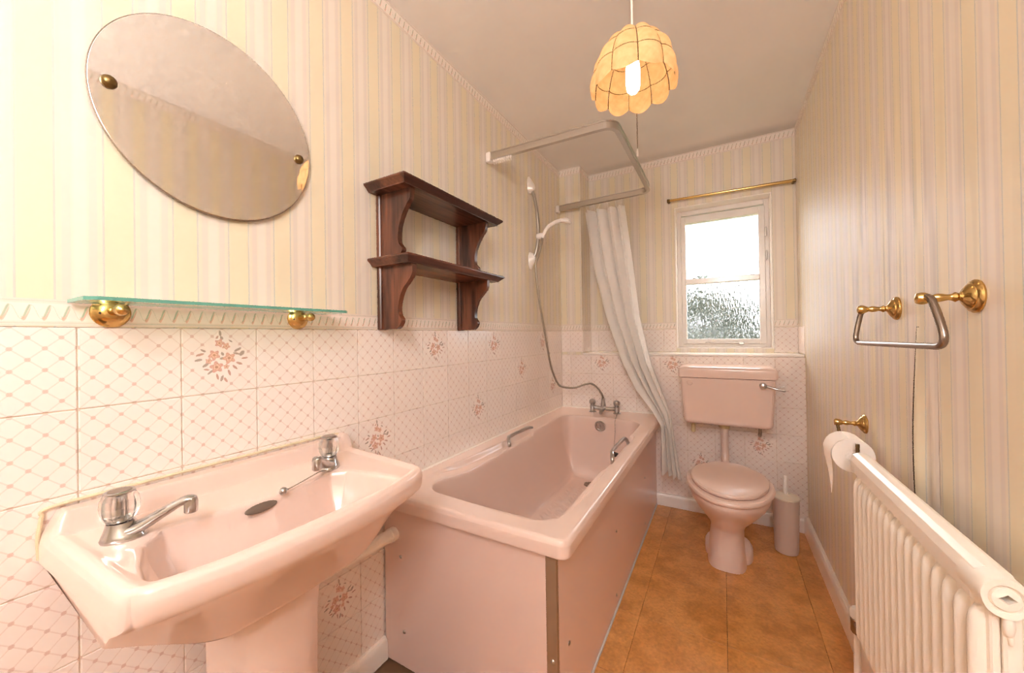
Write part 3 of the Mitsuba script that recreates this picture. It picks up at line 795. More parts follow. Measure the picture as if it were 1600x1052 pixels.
# basin taps
for idx, (bx, by, sx, sy, lab) in enumerate([(0.140, 0.020, 0.052, 0.066, 'chrome basin tap with a clear acrylic knob, nearer the mirror end'), (0.142, 0.415, 0.052, -0.062, 'chrome basin tap with a clear acrylic knob, nearer the bath')]):
    t = thing('basin_tap', lab, 'tap')
    z0 = ZD - 0.006
    d = np.array([sx, sy, 0.0]); L = np.linalg.norm(d); d /= L
    nrm = np.array([-d[1], d[0], 0.0])
    loops = []
    for z, r, stretch in [(0.0, 0.0245, 1.25), (0.003, 0.0255, 1.25), (0.010, 0.0235, 1.20), (0.018, 0.0205, 1.1), (0.026, 0.0185, 1.0), (0.030, 0.0175, 1.0)]:
        c_, s_ = np.cos(ang), np.sin(ang)
        fwd = np.where(c_ > 0, c_ * stretch * 1.15, c_)
        loops.append(np.array([bx, by, z0 + z]) + r * (fwd[:, None] * d + s_[:, None] * nrm))
    spts = np.array([[bx, by, z0 + 0.010] + d * a + np.array([0, 0, h]) for a, h in ((0.010, 0.002), (0.030, 0.008), (0.055, 0.022), (0.078, 0.035), (0.094, 0.042), (0.103, 0.041))])
    sp = spline(spts, 6)
    sec = np.stack([0.55 * np.cos(ang[::3]), np.sin(ang[::3])], 1)
    tt_, aa, bb = frames(sp)
    rad = np.interp(np.linspace(0, 1, len(sp)), [0, 0.25, 0.6, 0.85, 1], [0.020, 0.016, 0.012, 0.0105, 0.0095])
    sl_ = []
    for i in range(len(sp)):
        side_ = nrm; upn = np.cross(side_, tt_[i]); upn /= np.linalg.norm(upn)
        sl_.append(sp[i] + rad[i] * (1.0 * sec[:, 1:] * side_ + 1.15 * sec[:, :1] * upn))
    tip = sp[-1]
    put('body', cat_([loft(loops), loft(sl_), lathe([(0.0085, -0.024), (0.0105, -0.022), (0.0105, -0.004), (0.008, 0.004), (0.0, 0.006)], 24, at=tuple(tip - d * 0.004))]), 'm_chrome', t)
    fl = np.arange(10) * 2 * np.pi / 10
    kl = []
    for z, r in [(0.032, 0.017), (0.035, 0.020), (0.046, 0.0245), (0.058, 0.0262), (0.070, 0.0245), (0.078, 0.021), (0.080, 0.019)]:
        kl.append(np.stack([bx + r * np.cos(fl), by + r * np.sin(fl), np.full(10, z0 + z)], 1))
    put('knob', loft(kl), 'm_acrylic', t, smooth=False, label='clear faceted acrylic knob')
    put('spindle', lathe([(0.009, 0.028), (0.009, 0.040), (0.006, 0.044), (0.006, 0.070), (0.008, 0.0745)], 16, at=(bx, by, z0)), 'm_chrome', t)
    put('cap', lathe([(0.0205, 0.0802), (0.0205, 0.0825), (0.0180, 0.0838), (0.0165, 0.0828), (0.0, 0.0828)], 32, at=(bx, by, z0)), 'm_chrome', t)
    put('disc', lathe([(0.0155, 0.0829), (0.0155, 0.0836), (0.0, 0.0838)], 28, at=(bx, by, z0)), 'm_dark_chrome', t, label='dark round cap disc')

t = thing('basin_plug', 'basin chain with a small chrome ball lying across the bowl edge', 'plug chain')
ch = [(0.172, 0.385, 0.789), (0.178, 0.365, 0.793), (0.186, 0.33, 0.790), (0.194, 0.295, 0.787), (0.200, 0.268, 0.786)]
put('chain', bead_chain(ch, 0.0016, 0.0042), 'm_dark_chrome', t)
put('ball', ball((0.203, 0.262, 0.787), 0.0085, 3), 'm_chrome', t)

wp = thing('waste_pipe', 'white plastic waste pipe running from the pedestal into the bath panel', 'pipe')
put('pipe', tube([(0.055, 0.30, 0.462), (0.055, 0.60, 0.451), (0.055, 0.7155, 0.445)], 0.0205, 24), 'm_white', wp)
put('collar', tube([(0.055, 0.695, 0.4463), (0.055, 0.7158, 0.4452)], [0.0235, 0.0235], 24), 'm_white', wp)

# ---------------------------------------------------------------- mirror, glass shelf
t = thing('mirror', 'frameless round mirror held by two brass screws on the striped wallpaper', 'mirror')
put('glass', lathe([(0.215, 0.0), (0.2190, 0.001), (0.2190, 0.0050), (0.2182, 0.0055), (0.0, 0.0056)], 128, 'x', at=(0.008, 0.231, 1.638)), 'm_mirror', t, smooth=12)
put('edge', lathe([(0.2192, 0.0), (0.2206, 0.0005), (0.2206, 0.0036), (0.2195, 0.0040)], 128, 'x', at=(0.008, 0.231, 1.638)), 'm_dark_chrome', t)
for y in (0.041, 0.419):
    put('screw_cap', lathe([(0.011, -0.007), (0.012, 0.0057), (0.0125, 0.008), (0.011, 0.013), (0.007, 0.0165), (0.0, 0.0175)], 28, 'x', at=(0.008, y, 1.634)), 'm_old_brass', t, label='antique brass dome screw cap')

t = thing('glass_shelf', 'clear green-edged glass shelf on two brass brackets above the washbasin', 'shelf')
put('plate', prism(sg.Polygon([(0.012, -0.014), (0.108, -0.014), (0.122, 0.0), (0.122, 0.486), (0.108, 0.500), (0.012, 0.500)]), 0.006, 'xy', 1.196), 'm_glass_green', t, smooth=False)
plan_ = sg.Polygon([(0.0115, -0.0145), (0.1083, -0.0145), (0.1225, -0.0003), (0.1225, 0.4863), (0.1083, 0.5005), (0.0115, 0.5005)])
put('polished_edge', prism(plan_.difference(plan_.buffer(-0.0011, join_style='mitre')), 0.0064, 'xy', 1.1958), 'm_glass_edge', t, smooth=False, label='green polished glass edge')
ROSE = [(0.0285, 0.0), (0.0295, 0.002), (0.0285, 0.005), (0.024, 0.008), (0.023, 0.010), (0.018, 0.0145), (0.011, 0.018), (0.0, 0.019)]
for y in (0.044, 0.418):
    put('rose', lathe(ROSE, 48, 'x', at=(0.0005, y, 1.181)), 'm_brass', t)
    put('arm', lathe([(0.010, 0.014), (0.0085, 0.020), (0.0075, 0.030), (0.009, 0.040), (0.0085, 0.046), (0.006, 0.048), (0.0075, 0.052), (0.0105, 0.056), (0.0115, 0.062), (0.0095, 0.069), (0.004, 0.073), (0.0, 0.0735)], 28, 'x', at=(0.0005, y, 1.1835)), 'm_brass', t)
    put('fixing_screw', ball((0.0145, y - 0.017, 1.179), (0.0015, 0.0025, 0.0025), 2), 'm_dark_hole', t)

# ---------------------------------------------------------------- wooden wall shelf
t = thing('wooden_shelf', 'dark-stained two-tier wooden wall shelf with scrolled brackets', 'shelf')


def shelf_board(y0, y1, zt, depth):
    """A board with a moulded underside at its front and two ends."""
    loops = []
    for z, ins in [(zt - 0.027, 0.020), (zt - 0.024, 0.019), (zt - 0.016, 0.010), (zt - 0.010, 0.003), (zt - 0.007, 0.0), (zt - 0.003, 0.0), (zt, 0.003)]:
        loops.append(np.array([(0.001, y0 + ins, z), (depth - ins, y0 + ins, z), (depth - ins, y1 - ins, z), (0.001, y1 - ins, z)]))
    return loft(loops)


put('shelf_board', shelf_board(0.650, 1.262, 1.651, 0.190), 'm_wood', t, smooth=False)
put('shelf_board', shelf_board(0.662, 1.268, 1.396, 0.190), 'm_wood', t, smooth=False)


def bracket(y, z0, z1, top_x, waist_x, foot_x):
    h = z1 - z0
    curve = spline([(top_x, z1), (top_x - 0.004, z1 - 0.035), (top_x - 0.020, z1 - 0.055), (waist_x + 0.020, z1 - 0.085), (waist_x + 0.003, z1 - 0.125), (waist_x, z0 + 0.055), (foot_x + 0.006, z0 + 0.030), (foot_x - 0.004, z0 + 0.010), (foot_x - 0.018, z0)], 6)
    return prism(sg.Polygon([(0.001, z0), *[tuple(q) for q in curve[::-1]], (0.001, z1)]), 0.020, 'xz', y)


for y in (0.708, 1.160):
    put('stile', cbox([0.0008, y - 0.009, 1.151], [0.021, y + 0.026, 1.624], 0.004), 'm_wood_up', t, smooth=False)
    put('bracket', bracket(y, 1.3955, 1.625, 0.160, 0.100, 0.112), 'm_wood_up', t, smooth=30)
    put('bracket', bracket(y, 1.153, 1.370, 0.165, 0.096, 0.104), 'm_wood_up', t, smooth=30)

# ---------------------------------------------------------------- shower
t = thing('shower_curtain_rail', 'white and aluminium U-shaped shower curtain rail over the bath', 'curtain rail')
ZRAIL = 2.05
corner = [(0.020, 1.430), (0.58, 1.447)] + [(0.60 + 0.055 * math.sin(a), 1.505 - 0.057 * math.cos(a)) for a in np.linspace(0.1, 1.5, 7)] + [(0.657, 1.60), (0.657, 2.22)] + [(0.602 + 0.055 * math.cos(a), 2.285 + 0.057 * math.sin(a)) for a in np.linspace(0.0, 1.5, 7)] + [(0.55, 2.345), (0.020, 2.362)]
line = sg.LineString(corner)
put('track', cat_([prism(line.buffer(0.007, cap_style='flat', join_style='round'), 0.034, 'xy', ZRAIL - 0.0115), prism(line.buffer(0.011, cap_style='flat'), 0.005, 'xy', ZRAIL + 0.019), prism(line.buffer(0.011, cap_style='flat'), 0.004, 'xy', ZRAIL - 0.0135)]), 'm_alu', t, smooth=40)
for y in (1.430, 2.3625):
    put('end_bracket', rbox([0.0008, y - 0.018, ZRAIL - 0.026], [0.026, y + 0.018, ZRAIL + 0.026], 0.006, 2), 'm_gloss_white', t, label='white wall bracket')
for k in range(9):
    x = 0.040 + 0.0125 * k
    put('glider', cat_([cbox([x - 0.0045, 1.4265 + 0.0004 * k, ZRAIL - 0.026], [x + 0.0045, 1.4385 + 0.0004 * k, ZRAIL - 0.0132], 0.002), tube(spline([(x, 1.432, ZRAIL - 0.025), (x, 1.432, ZRAIL - 0.034), (x, 1.436, ZRAIL - 0.037), (x, 1.438, ZRAIL - 0.032)], 3), 0.0018, 6)]), 'm_white', t)

# curtain: gathered at the wall end of the far leg, swept out over the bath edge
NS, NZ = 260, 90
cs = np.linspace(0, 1, NS)
path = [(1.985, 0.220, 0.492, 2.352, 0.030), (1.60, 0.262, 0.545, 2.345, 0.028), (1.25, 0.350, 0.585, 2.335, 0.028), (0.95, 0.455, 0.655, 2.322, 0.028), (0.78, 0.545, 0.722, 2.300, 0.026), (0.66, 0.650, 0.772, 2.262, 0.022), (0.58, 0.712, 0.785, 2.225, 0.020), (0.45, 0.715, 0.808, 2.195, 0.022), (0.305, 0.714, 0.835, 2.165, 0.026)]
pz = np.array([p[0] for p in path])[::-1]
zz = np.linspace(0, 1, NZ)
rows = []
for w in zz:
    z = 1.990 - w * (1.990 - 0.305)
    xl, xr, yc_, am = [np.interp(z, pz, np.array([p[k] for p in path])[::-1]) for k in (1, 2, 3, 4)]
    ph = 2 * np.pi * (4.25 * (cs + 0.045 * np.sin(6 * cs + 2 * w)))
    y = yc_ + 1.75 * am * (np.sin(ph) * (0.75 + 0.25 * np.sin(3 * cs + 1)) + 0.14 * np.sin(2.3 * ph + 3 * w) * (1 - 0.6 * w))
    x = xl + (xr - xl) * (cs + 0.020 * np.sin(2 * ph + 0.6))
    zrow = z - w * (0.035 * cs + 0.012 * np.sin(ph * 0.5)) + (1 - w) * 0.004 * np.sin(ph)
    rows.append(np.stack([x, np.minimum(y, 2.405), zrow], 1))
cm = grid_mesh(np.array(rows))
t = thing('shower_curtain', 'pale grey-white shower curtain gathered in folds and swept over the bath edge', 'shower curtain')
put('cloth', cm, 'm_curtain', t, smooth=True)
for k in range(6):
    i = int((k + 0.30) / 5.6 * NS)
    i = min(i, NS - 2)
    c0 = rows[0][i]
    put('hook', tube(spline([(c0[0], c0[1], c0[2] - 0.018), (c0[0] + 0.002, c0[1] - 0.006, c0[2] + 0.004), (c0[0], 2.352, 2.022), (c0[0], 2.352, 2.037)], 4), 0.0022, 8), 'm_white', t)

# shower riser rail
t = thing('shower_riser_rail', 'bowed chrome shower rail with white teardrop wall brackets', 'shower rail')
put('bar', tube(spline([(0.022, 1.914, 2.055), (0.038, 1.918, 1.985), (0.050, 1.922, 1.90), (0.056, 1.926, 1.80), (0.054, 1.922, 1.72), (0.042, 1.914, 1.645), (0.024, 1.905, 1.605)], 8), 0.0105, 14), 'm_chrome', t)
for zc, s in ((2.075, 1), (1.595, -1)):
    prof_ = [ball((0.004, 1.910, zc), (0.013, 0.028, 0.056), 3), ball((0.022, 1.912, zc - s * 0.018), (0.021, 0.018, 0.028), 3)]
    put('wall_bracket', trimesh.convex.convex_hull(np.vstack([np.clip(p_.vertices, [0.0008, -9, -9], 9) for p_ in prof_])), 'm_gloss_white', t, smooth=40, label='white teardrop wall bracket')
put('slider', trimesh.convex.convex_hull(np.vstack([ball((0.056, 1.926, 1.745), (0.017, 0.017, 0.022), 3).vertices, ball((0.080, 1.926, 1.752), (0.013, 0.013, 0.015), 3).vertices])), 'm_gloss_white', t, smooth=40, label='white sliding handset holder')
t = thing('shower_handset', 'white curved shower handset resting in the rail holder', 'shower head')
hp = spline([(0.083, 1.928, 1.735), (0.096, 1.928, 1.765), (0.120, 1.928, 1.796), (0.158, 1.928, 1.815), (0.195, 1.928, 1.822), (0.232, 1.928, 1.822)], 8)
put('handle', tube(hp, np.interp(np.linspace(0, 1, len(hp)), [0, 0.3, 0.7, 1], [0.0095, 0.011, 0.0125, 0.014]), 18), 'm_gloss_white', t)
hd = lathe([(0.030, -0.010), (0.033, -0.006), (0.032, 0.004), (0.022, 0.014), (0.010, 0.019), (0.0, 0.020)], 36)
hd.apply_transform(trimesh.transformations.rotation_matrix(math.radians(14), [0, 1, 0]))
hd.apply_translation([0.240, 1.928, 1.812])
put('head', hd, 'm_gloss_white', t)
t = 'shower_hose'
hpts = [(0.082, 1.926, 1.738), (0.076, 1.922, 1.69), (0.060, 1.912, 1.62), (0.046, 1.900, 1.554), (0.046, 1.935, 1.38), (0.052, 1.98, 1.216), (0.056, 2.03, 1.06), (0.060, 2.08, 0.921), (0.070, 2.15, 0.81), (0.090, 2.20, 0.768), (0.155, 2.265, 0.757), (0.215, 2.29, 0.778), (0.262, 2.305, 0.785), (0.305, 2.315, 0.755), (0.330, 2.320, 0.715), (0.338, 2.320, 0.686)]
hs = spline(hpts, 60)
put('shower_hose', tube(hs, 0.0068 + 0.0006 * np.sin(np.arange(len(hs)) * 1.9), 10), 'm_hose', smooth=60, label='grey metal shower hose looping from the rail to the bath mixer tap', cat='hose')

# ---------------------------------------------------------------- toilet, cistern
t = thing('toilet', 'dusky pink toilet with a closed lid under the cistern', 'toilet')
TX = 1.066


def oval(cx, cy, a, bf, bb, z, n=72, p=1.0):
    """Egg-shaped loop: half-width a, length bf to the front (-y) and bb to the back."""
    w = np.arange(n) * 2 * np.pi / n
    c_, s_ = np.cos(w), np.sin(w)
    x = cx + a * np.sign(c_) * np.abs(c_) ** p
    y = cy + np.where(s_ < 0, bf, bb) * np.sign(s_) * np.abs(s_) ** p
    return np.stack([x, y, np.full(n, z)], 1)


pan = [oval(TX - 0.012, 1.965, 0.084, 0.150, 0.20, 0.0, p=0.62), oval(TX - 0.012, 1.965, 0.082, 0.148, 0.20, 0.035, p=0.62), oval(TX - 0.012, 1.96, 0.078, 0.138, 0.20, 0.070, p=0.68), oval(TX - 0.010, 1.955, 0.074, 0.122, 0.20, 0.12, p=0.8), oval(TX - 0.008, 1.95, 0.072, 0.118, 0.20, 0.17, p=0.85),
       oval(TX - 0.006, 1.945, 0.082, 0.140, 0.20, 0.205, p=0.9), oval(TX - 0.004, 1.935, 0.108, 0.190, 0.19, 0.245, p=0.95), oval(TX - 0.002, 1.92, 0.138, 0.240, 0.185, 0.290), oval(TX, 1.905, 0.160, 0.270, 0.18, 0.330), oval(TX, 1.895, 0.172, 0.283, 0.185, 0.362), oval(TX, 1.893, 0.174, 0.284, 0.186, 0.380), oval(TX, 1.893, 0.168, 0.278, 0.182, 0.386)]
back_ = [oval(TX, 2.10, 0.105, 0.10, 0.165, z, p=0.6) for z in (0.30, 0.33, 0.372, 0.380)]
spig = tube(spline([(TX - 0.008, 2.10, 0.20), (TX - 0.008, 2.20, 0.20), (TX - 0.008, 2.32, 0.19), (TX - 0.008, 2.40, 0.185)], 4), 0.052, 20)
put('pan', cat_([loft(pan), loft(back_)]), 'm_pink', t, smooth=45)
put('outlet', spig, 'm_pink', t)
flg = [oval(TX - 0.004, 2.01, 0.106, 0.115, 0.12, z, p=0.8) for z in (0.0, 0.040)] + [oval(TX - 0.004, 2.01, 0.100, 0.108, 0.115, 0.052, p=0.84), oval(TX - 0.004, 2.01, 0.086, 0.094, 0.10, 0.058, p=0.88)]
put('foot', loft(flg), 'm_pink', t, smooth=45)
put('seat', loft([oval(TX, 1.895, a, bf, bb, z) for z, a, bf, bb in [(0.388, 0.176, 0.290, 0.185), (0.391, 0.183, 0.297, 0.190), (0.399, 0.186, 0.300, 0.193), (0.408, 0.183, 0.297, 0.190), (0.411, 0.176, 0.290, 0.185)]]), 'm_pink', t, smooth=50)
put('lid', loft([oval(TX, 1.897, a, bf, bb, z) for z, a, bf, bb in [(0.4125, 0.156, 0.260, 0.180), (0.415, 0.163, 0.267, 0.185), (0.424, 0.165, 0.269, 0.187), (0.430, 0.161, 0.265, 0.183), (0.4330, 0.152, 0.255, 0.174), (0.4345, 0.11, 0.195, 0.13), (0.435, 0.05, 0.10, 0.06)]]), 'm_pink', t, smooth=60)
for s in (-1, 1):
    put('hinge', tube([(TX + s * 0.075 - 0.018, 2.092, 0.408), (TX + s * 0.075 + 0.018, 2.092, 0.408)], 0.011, 16), 'm_pink', t)

t = thing('cistern', 'dusky pink wall-hung cistern with a chrome lever below the window sill', 'cistern')
cb = []
for z, x0, x1, y0 in [(0.598, 0.862, 1.268, 2.222), (0.604, 0.852, 1.278, 2.212), (0.62, 0.847, 1.283, 2.208), (0.74, 0.838, 1.290, 2.204), (0.858, 0.832, 1.295, 2.202), (0.864, 0.832, 1.295, 2.202)]:
    cb.append(np.c_[np.array(rrect(x0, y0, x1, 2.46, 0.022).exterior.coords)[:-1], np.full(len(rrect(x0, y0, x1, 2.46, 0.022).exterior.coords) - 1, z)])
for l in cb:
    l[:, 1] = np.minimum(l[:, 1], YF - 0.001)
put('tank', loft(cb), 'm_pink', t, smooth=45)
lb_ = []
for z, g in [(0.866, 0.006), (0.868, 0.0), (0.912, -0.002), (0.922, 0.004), (0.927, 0.014), (0.929, 0.03)]:
    pl = rrect(0.822 + g, 2.192 + g, 1.304 - g, 2.46, 0.016)
    l = np.c_[np.array(pl.exterior.coords)[:-1], np.full(len(pl.exterior.coords) - 1, z)]
    l[:, 1] = np.minimum(l[:, 1], YF - 0.001)
    lb_.append(l)
put('lid', loft(lb_), 'm_pink', t, smooth=40)
put('lever', cat_([lathe([(0.014, 0.0), (0.016, 0.004), (0.014, 0.010), (0.009, 0.013), (0.009, 0.020), (0.014, 0.024), (0.016, 0.032), (0.012, 0.040), (0.0, 0.043)], 28, '-y', at=(1.236, 2.204, 0.836)),
                   tube(spline([(1.236, 2.182, 0.836), (1.262, 2.176, 0.832), (1.290, 2.170, 0.824), (1.322, 2.168, 0.818)], 5), np.r_[np.linspace(0.007, 0.0055, 13), 0.0055, 0.0055, 0.0055], 12), ball((1.324, 2.168, 0.8175), (0.010, 0.007, 0.007), 2)]), 'm_chrome', t, label='chrome flush lever')
put('blanking_plug', lathe([(0.016, 0.0), (0.0165, 0.003), (0.013, 0.006), (0.0, 0.0065)], 28, '-y', at=(0.882, 2.205, 0.835)), 'm_pink', t)
put('flush_pipe', tube(spline([(1.054, 2.330, 0.602), (1.054, 2.330, 0.50), (1.054, 2.326, 0.42), (1.056, 2.300, 0.360), (1.060, 2.25, 0.345)], 8), 0.0205, 20), 'm_pink', t)
put('pipe_nut', lathe([(0.026, 0.0), (0.028, 0.003), (0.028, 0.022), (0.030, 0.025), (0.030, 0.036), (0.024, 0.040)], 10, at=(1.054, 2.330, 0.560)), 'm_ivory', t, label='yellowed pipe nut')
put('inlet_stub', cat_([tube([(0.888, 2.345, 0.600), (0.888, 2.345, 0.560)], 0.009, 14), tube([(0.888, 2.345, 0.565), (0.888, 2.345, 0.520)], 0.0125, 14)]), 'm_ivory', t, label='ivory plastic stub under the tank')
put('supply_stub', cat_([tube([(1.230, 2.345, 0.600), (1.230, 2.345, 0.535)], 0.008, 14), tube(spline([(1.230, 2.345, 0.54), (1.230, 2.37, 0.524), (1.230, 2.419, 0.520)], 5), 0.008, 14)]), 'm_dark_chrome', t)

t = thing('toilet_brush', 'pink toilet brush holder with a pale lid and white handle in the corner', 'toilet brush')
BRX, BRY = 1.320, 2.150
put('holder', lathe([(0.046, 0.001), (0.049, 0.003), (0.051, 0.02), (0.054, 0.15), (0.057, 0.268), (0.057, 0.272)], 48, at=(BRX, BRY, 0.0)), 'm_holder', t)
put('lid', lathe([(0.058, 0.2725), (0.0605, 0.275), (0.0605, 0.280), (0.055, 0.285), (0.030, 0.290), (0.014, 0.293), (0.012, 0.296), (0.0, 0.297)], 48, at=(BRX, BRY, 0.0)), 'm_cream', t, label='pale cream lid')
put('handle', lathe([(0.0085, 0.294), (0.0095, 0.30), (0.009, 0.35), (0.0095, 0.380), (0.0075, 0.385), (0.0, 0.386)], 20, at=(BRX, BRY, 0.0)), 'm_gloss_white', t, label='white stick handle')
add_bsdf('m_holder', principled((0.52, 0.40, 0.335), 0.35))
add_bsdf('m_cream', principled((0.66, 0.58, 0.47), 0.4))
put('coat_hook', cat_([lathe([(0.008, 0.0), (0.008, 0.003), (0.004, 0.004), (0.003, 0.010), (0.005, 0.013), (0.0, 0.016)], 18, '-y', at=(1.352, YF, 0.806)), ball((1.340, YF - 0.004, 0.803), (0.006, 0.004, 0.005), 2)]), 'm_white', smooth=40, label='tiny white screw hook on the tile right of the cistern', cat='hook')

# ---------------------------------------------------------------- brass curtain rod
t = thing('curtain_rod', 'thin brass curtain rod above the window', 'curtain rod')
put('rod', cat_([tube([(0.745, 2.580, 2.040), (1.28, 2.580, 2.031)], 0.0078, 16), tube([(1.26, 2.580, 2.0314), (1.438, 2.580, 2.0284)], 0.0092, 16)]), 'm_brass', t)
for x, z in ((0.742, 2.040), (1.440, 2.0284)):
    put('rod_end', cat_([lathe([(0.010, -0.008), (0.011, -0.004), (0.011, 0.006), (0.007, 0.010)], 20, 'x', at=(x, 2.580, z)), tube([(x, 2.580, z), (x, 2.6215, z)], [0.006, 0.009], 14)]), 'm_old_brass', t, label='dark brass end bracket')

# ---------------------------------------------------------------- towel ring rail and toilet roll holder on the right wall
WALLX = W


def brass_post(parent, y, z, reach):
    R = [(0.0300, 0.0), (0.0305, 0.0025), (0.0285, 0.006), (0.0235, 0.0085), (0.0225, 0.011), (0.0165, 0.0155), (0.010, 0.0185), (0.0085, 0.021)]
    put('rose', lathe(R + [(0.0, 0.0215)], 44, '-x', at=(WALLX - 0.0005, y, z)), 'm_brass', parent)
    q = reach - 0.012
    put('post', lathe([(0.0085, 0.020), (0.0065, 0.023), (0.0095, 0.027), (0.0065, 0.031), (0.0052, 0.036), (0.0075, 0.044), (0.0080, 0.050), (0.0055, 0.057), (0.0042, q - 0.010), (0.0070, q - 0.008), (0.0112, q), (0.0118, q + 0.005), (0.0095, q + 0.012), (0.0, q + 0.0145)], 28, '-x', at=(WALLX - 0.0005, y, z)), 'm_brass', parent)


t = thing('towel_ring', 'open towel rail of dark chrome hung between two brass wall posts', 'towel rail')
brass_post(t, 1.150, 1.180, 0.078)
brass_post(t, 0.796, 1.182, 0.078)
put('bar', tube(spline([(1.386, 1.150, 1.180), (1.382, 1.160, 1.165), (1.374, 1.162, 1.12), (1.372, 1.160, 1.100), (1.373, 1.148, 1.0915), (1.375, 1.12, 1.090), (1.380, 0.95, 1.091), (1.386, 0.79, 1.092), (1.388, 0.752, 1.093), (1.389, 0.738, 1.103), (1.389, 0.742, 1.125), (1.388, 0.770, 1.172), (1.387, 0.784, 1.183), (1.386, 0.797, 1.184)], 7), 0.0062, 14), 'm_dark_chrome', t, label='dark chrome hanging bar')

t = thing('toilet_roll_holder', 'brass toilet roll holder with a dark swinging arm on the right wall', 'toilet roll holder')
brass_post(t, 1.423, 0.818, 0.078)
put('arm', tube(spline([(1.384, 1.423, 0.818), (1.382, 1.420, 0.812), (1.384, 1.390, 0.770), (1.385, 1.383, 0.762), (1.385, 1.368, 0.758), (1.385, 1.30, 0.757), (1.385, 1.235, 0.757), (1.385, 1.226, 0.760), (1.385, 1.222, 0.770), (1.385, 1.222, 0.796)], 6), 0.0048, 12), 'm_wire', t)
t = thing('toilet_roll', 'white toilet roll with a torn hanging tail on the brass holder', 'toilet roll')
RX, RZ = 1.383, 0.752
ro, ri = 0.050, 0.019
put('roll', lathe([(ri, 1.255), (ro - 0.001, 1.255), (ro, 1.257), (ro, 1.355), (ro - 0.001, 1.357), (ri, 1.357), (ri, 1.255)], 56, 'y', at=(RX, 0, RZ)), 'm_paper_white', t, smooth=30)
tail = []
for k, w in enumerate(np.linspace(0, 1, 16)):
    a = math.pi * (0.55 + 0.45 * min(1, w * 3.0))
    if w < 0.34:
        x, z = RX + (ro + 0.0012) * math.cos(a), RZ + (ro + 0.0012) * math.sin(a)
    else:
        q = (w - 0.34) / 0.66
        x, z = RX - ro - 0.0012 + 0.004 * math.sin(3 * q), RZ - 0.118 * q
    q = max(0, (w - 0.5) / 0.5)
    y0, y1 = 1.257, 1.355 - 0.093 * q
    tail.append([(x, y, z + 0.004 * math.sin(40 * y) * q) for y in np.linspace(y0, y1, 8)])
put('tail', grid_mesh(np.array(tail)), 'm_paper_white', t, smooth=True)

# ---------------------------------------------------------------- radiator
t = thing('radiator', 'cream-white fluted panel radiator with a rolled top on the right wall', 'radiator')
RY0, RY1, RZ0, RZ1 = 0.566, 1.150, 0.272, 0.738
put('panel', cbox([1.366, RY0, RZ0], [1.376, RY1, RZ1 + 0.02], 0.002), 'm_enamel', t, smooth=False)
put('back_panel', cat_([cbox([1.376, RY0 + 0.004, RZ0 + 0.005], [1.394, RY1 - 0.004, RZ1 + 0.01], 0.004)]), 'm_enamel', t, smooth=False)
aa_ = np.linspace(0, np.pi, 9)
for k in range(16):
    y = 0.586 + 0.0358 * k
    if y > RY1 - 0.012:
        break
    fl_ = []
    for z, s in [(RZ0 + 0.014, 0.05), (RZ0 + 0.018, 0.45), (RZ0 + 0.026, 0.8), (RZ0 + 0.040, 1.0), (RZ1 - 0.034, 1.0), (RZ1 - 0.020, 0.85), (RZ1 - 0.010, 0.5), (RZ1 - 0.005, 0.05)]:
        fl_.append(np.array([(1.3665 - 0.0150 * s * math.sin(a), y + 0.0105 * math.cos(a) * (0.5 + 0.5 * s), z) for a in aa_]))
    put('flute', loft(fl_), 'm_enamel', t, smooth=50)
hdr = sg.Polygon([(1.353, 0.742), (1.353, 0.768), (1.358, 0.783), (1.368, 0.789), (1.384, 0.789), (1.394, 0.783), (1.398, 0.770), (1.398, 0.746), (1.392, 0.736), (1.360, 0.734)]).buffer(-0.003).buffer(0.003, quad_segs=4)
put('header', prism(hdr, RY1 + 0.002 - 0.580, 'xz', 0.580), 'm_enamel', t, smooth=25)
# rolled end of the top header: an open spiral of thick painted sheet
w_ = np.linspace(0, 2 * np.pi, 40, endpoint=False)
ringo = np.stack([1.3755 + 0.0245 * np.cos(w_) * (1 + 0.02 * np.sin(3 * w_)), 0.7615 + 0.0285 * np.sin(w_) * (1 + 0.02 * np.cos(5 * w_))], 1)
ringm = np.stack([1.3765 + 0.0155 * np.cos(w_), 0.7605 + 0.0165 * np.sin(w_)], 1)
diam = 1 / (np.abs(np.cos(w_)) / 0.0085 + np.abs(np.sin(w_)) / 0.0065)
ringi = np.stack([1.3770 + diam * np.cos(w_), 0.7610 + diam * np.sin(w_)], 1)


def yl_(r, y):
    return np.stack([r[:, 0], np.full(len(r), y), r[:, 1]], 1)


cap_ = loft([yl_(ringo * 0.985 + np.array([1.3755, 0.7615]) * 0.015, 0.612), yl_(ringo, 0.604), yl_(ringo, 0.558), yl_(ringo * 0.94 + np.array([1.3755, 0.7615]) * 0.06, 0.552), yl_(ringm * 1.12 - np.array([1.3765, 0.7605]) * 0.12, 0.553), yl_(ringm, 0.558), yl_(ringm * 0.9 + np.array([1.3765, 0.7605]) * 0.1, 0.553), yl_(ringi, 0.552), yl_(ringi, 0.578)], caps=True)
put('rolled_end', cap_, 'm_enamel', t, smooth=40)
put('vent', prism(sg.Polygon([(1.3770 - 0.009, 0.761), (1.377, 0.761 + 0.007), (1.3770 + 0.009, 0.761), (1.377, 0.761 - 0.007)]), 0.004, 'xz', 0.572), 'm_black', t, smooth=False, label='dark diamond-shaped vent hole')
put('paint_drip', cat_([ball((1.380, 0.558, 0.724), (0.006, 0.005, 0.016), 2), ball((1.382, 0.559, 0.708), (0.003, 0.003, 0.012), 2)]), 'm_enamel', t)
put('side_edge', cbox([1.377, 0.562, RZ0 + 0.004], [1.396, 0.572, 0.742], 0.003), 'm_enamel', t, smooth=False)
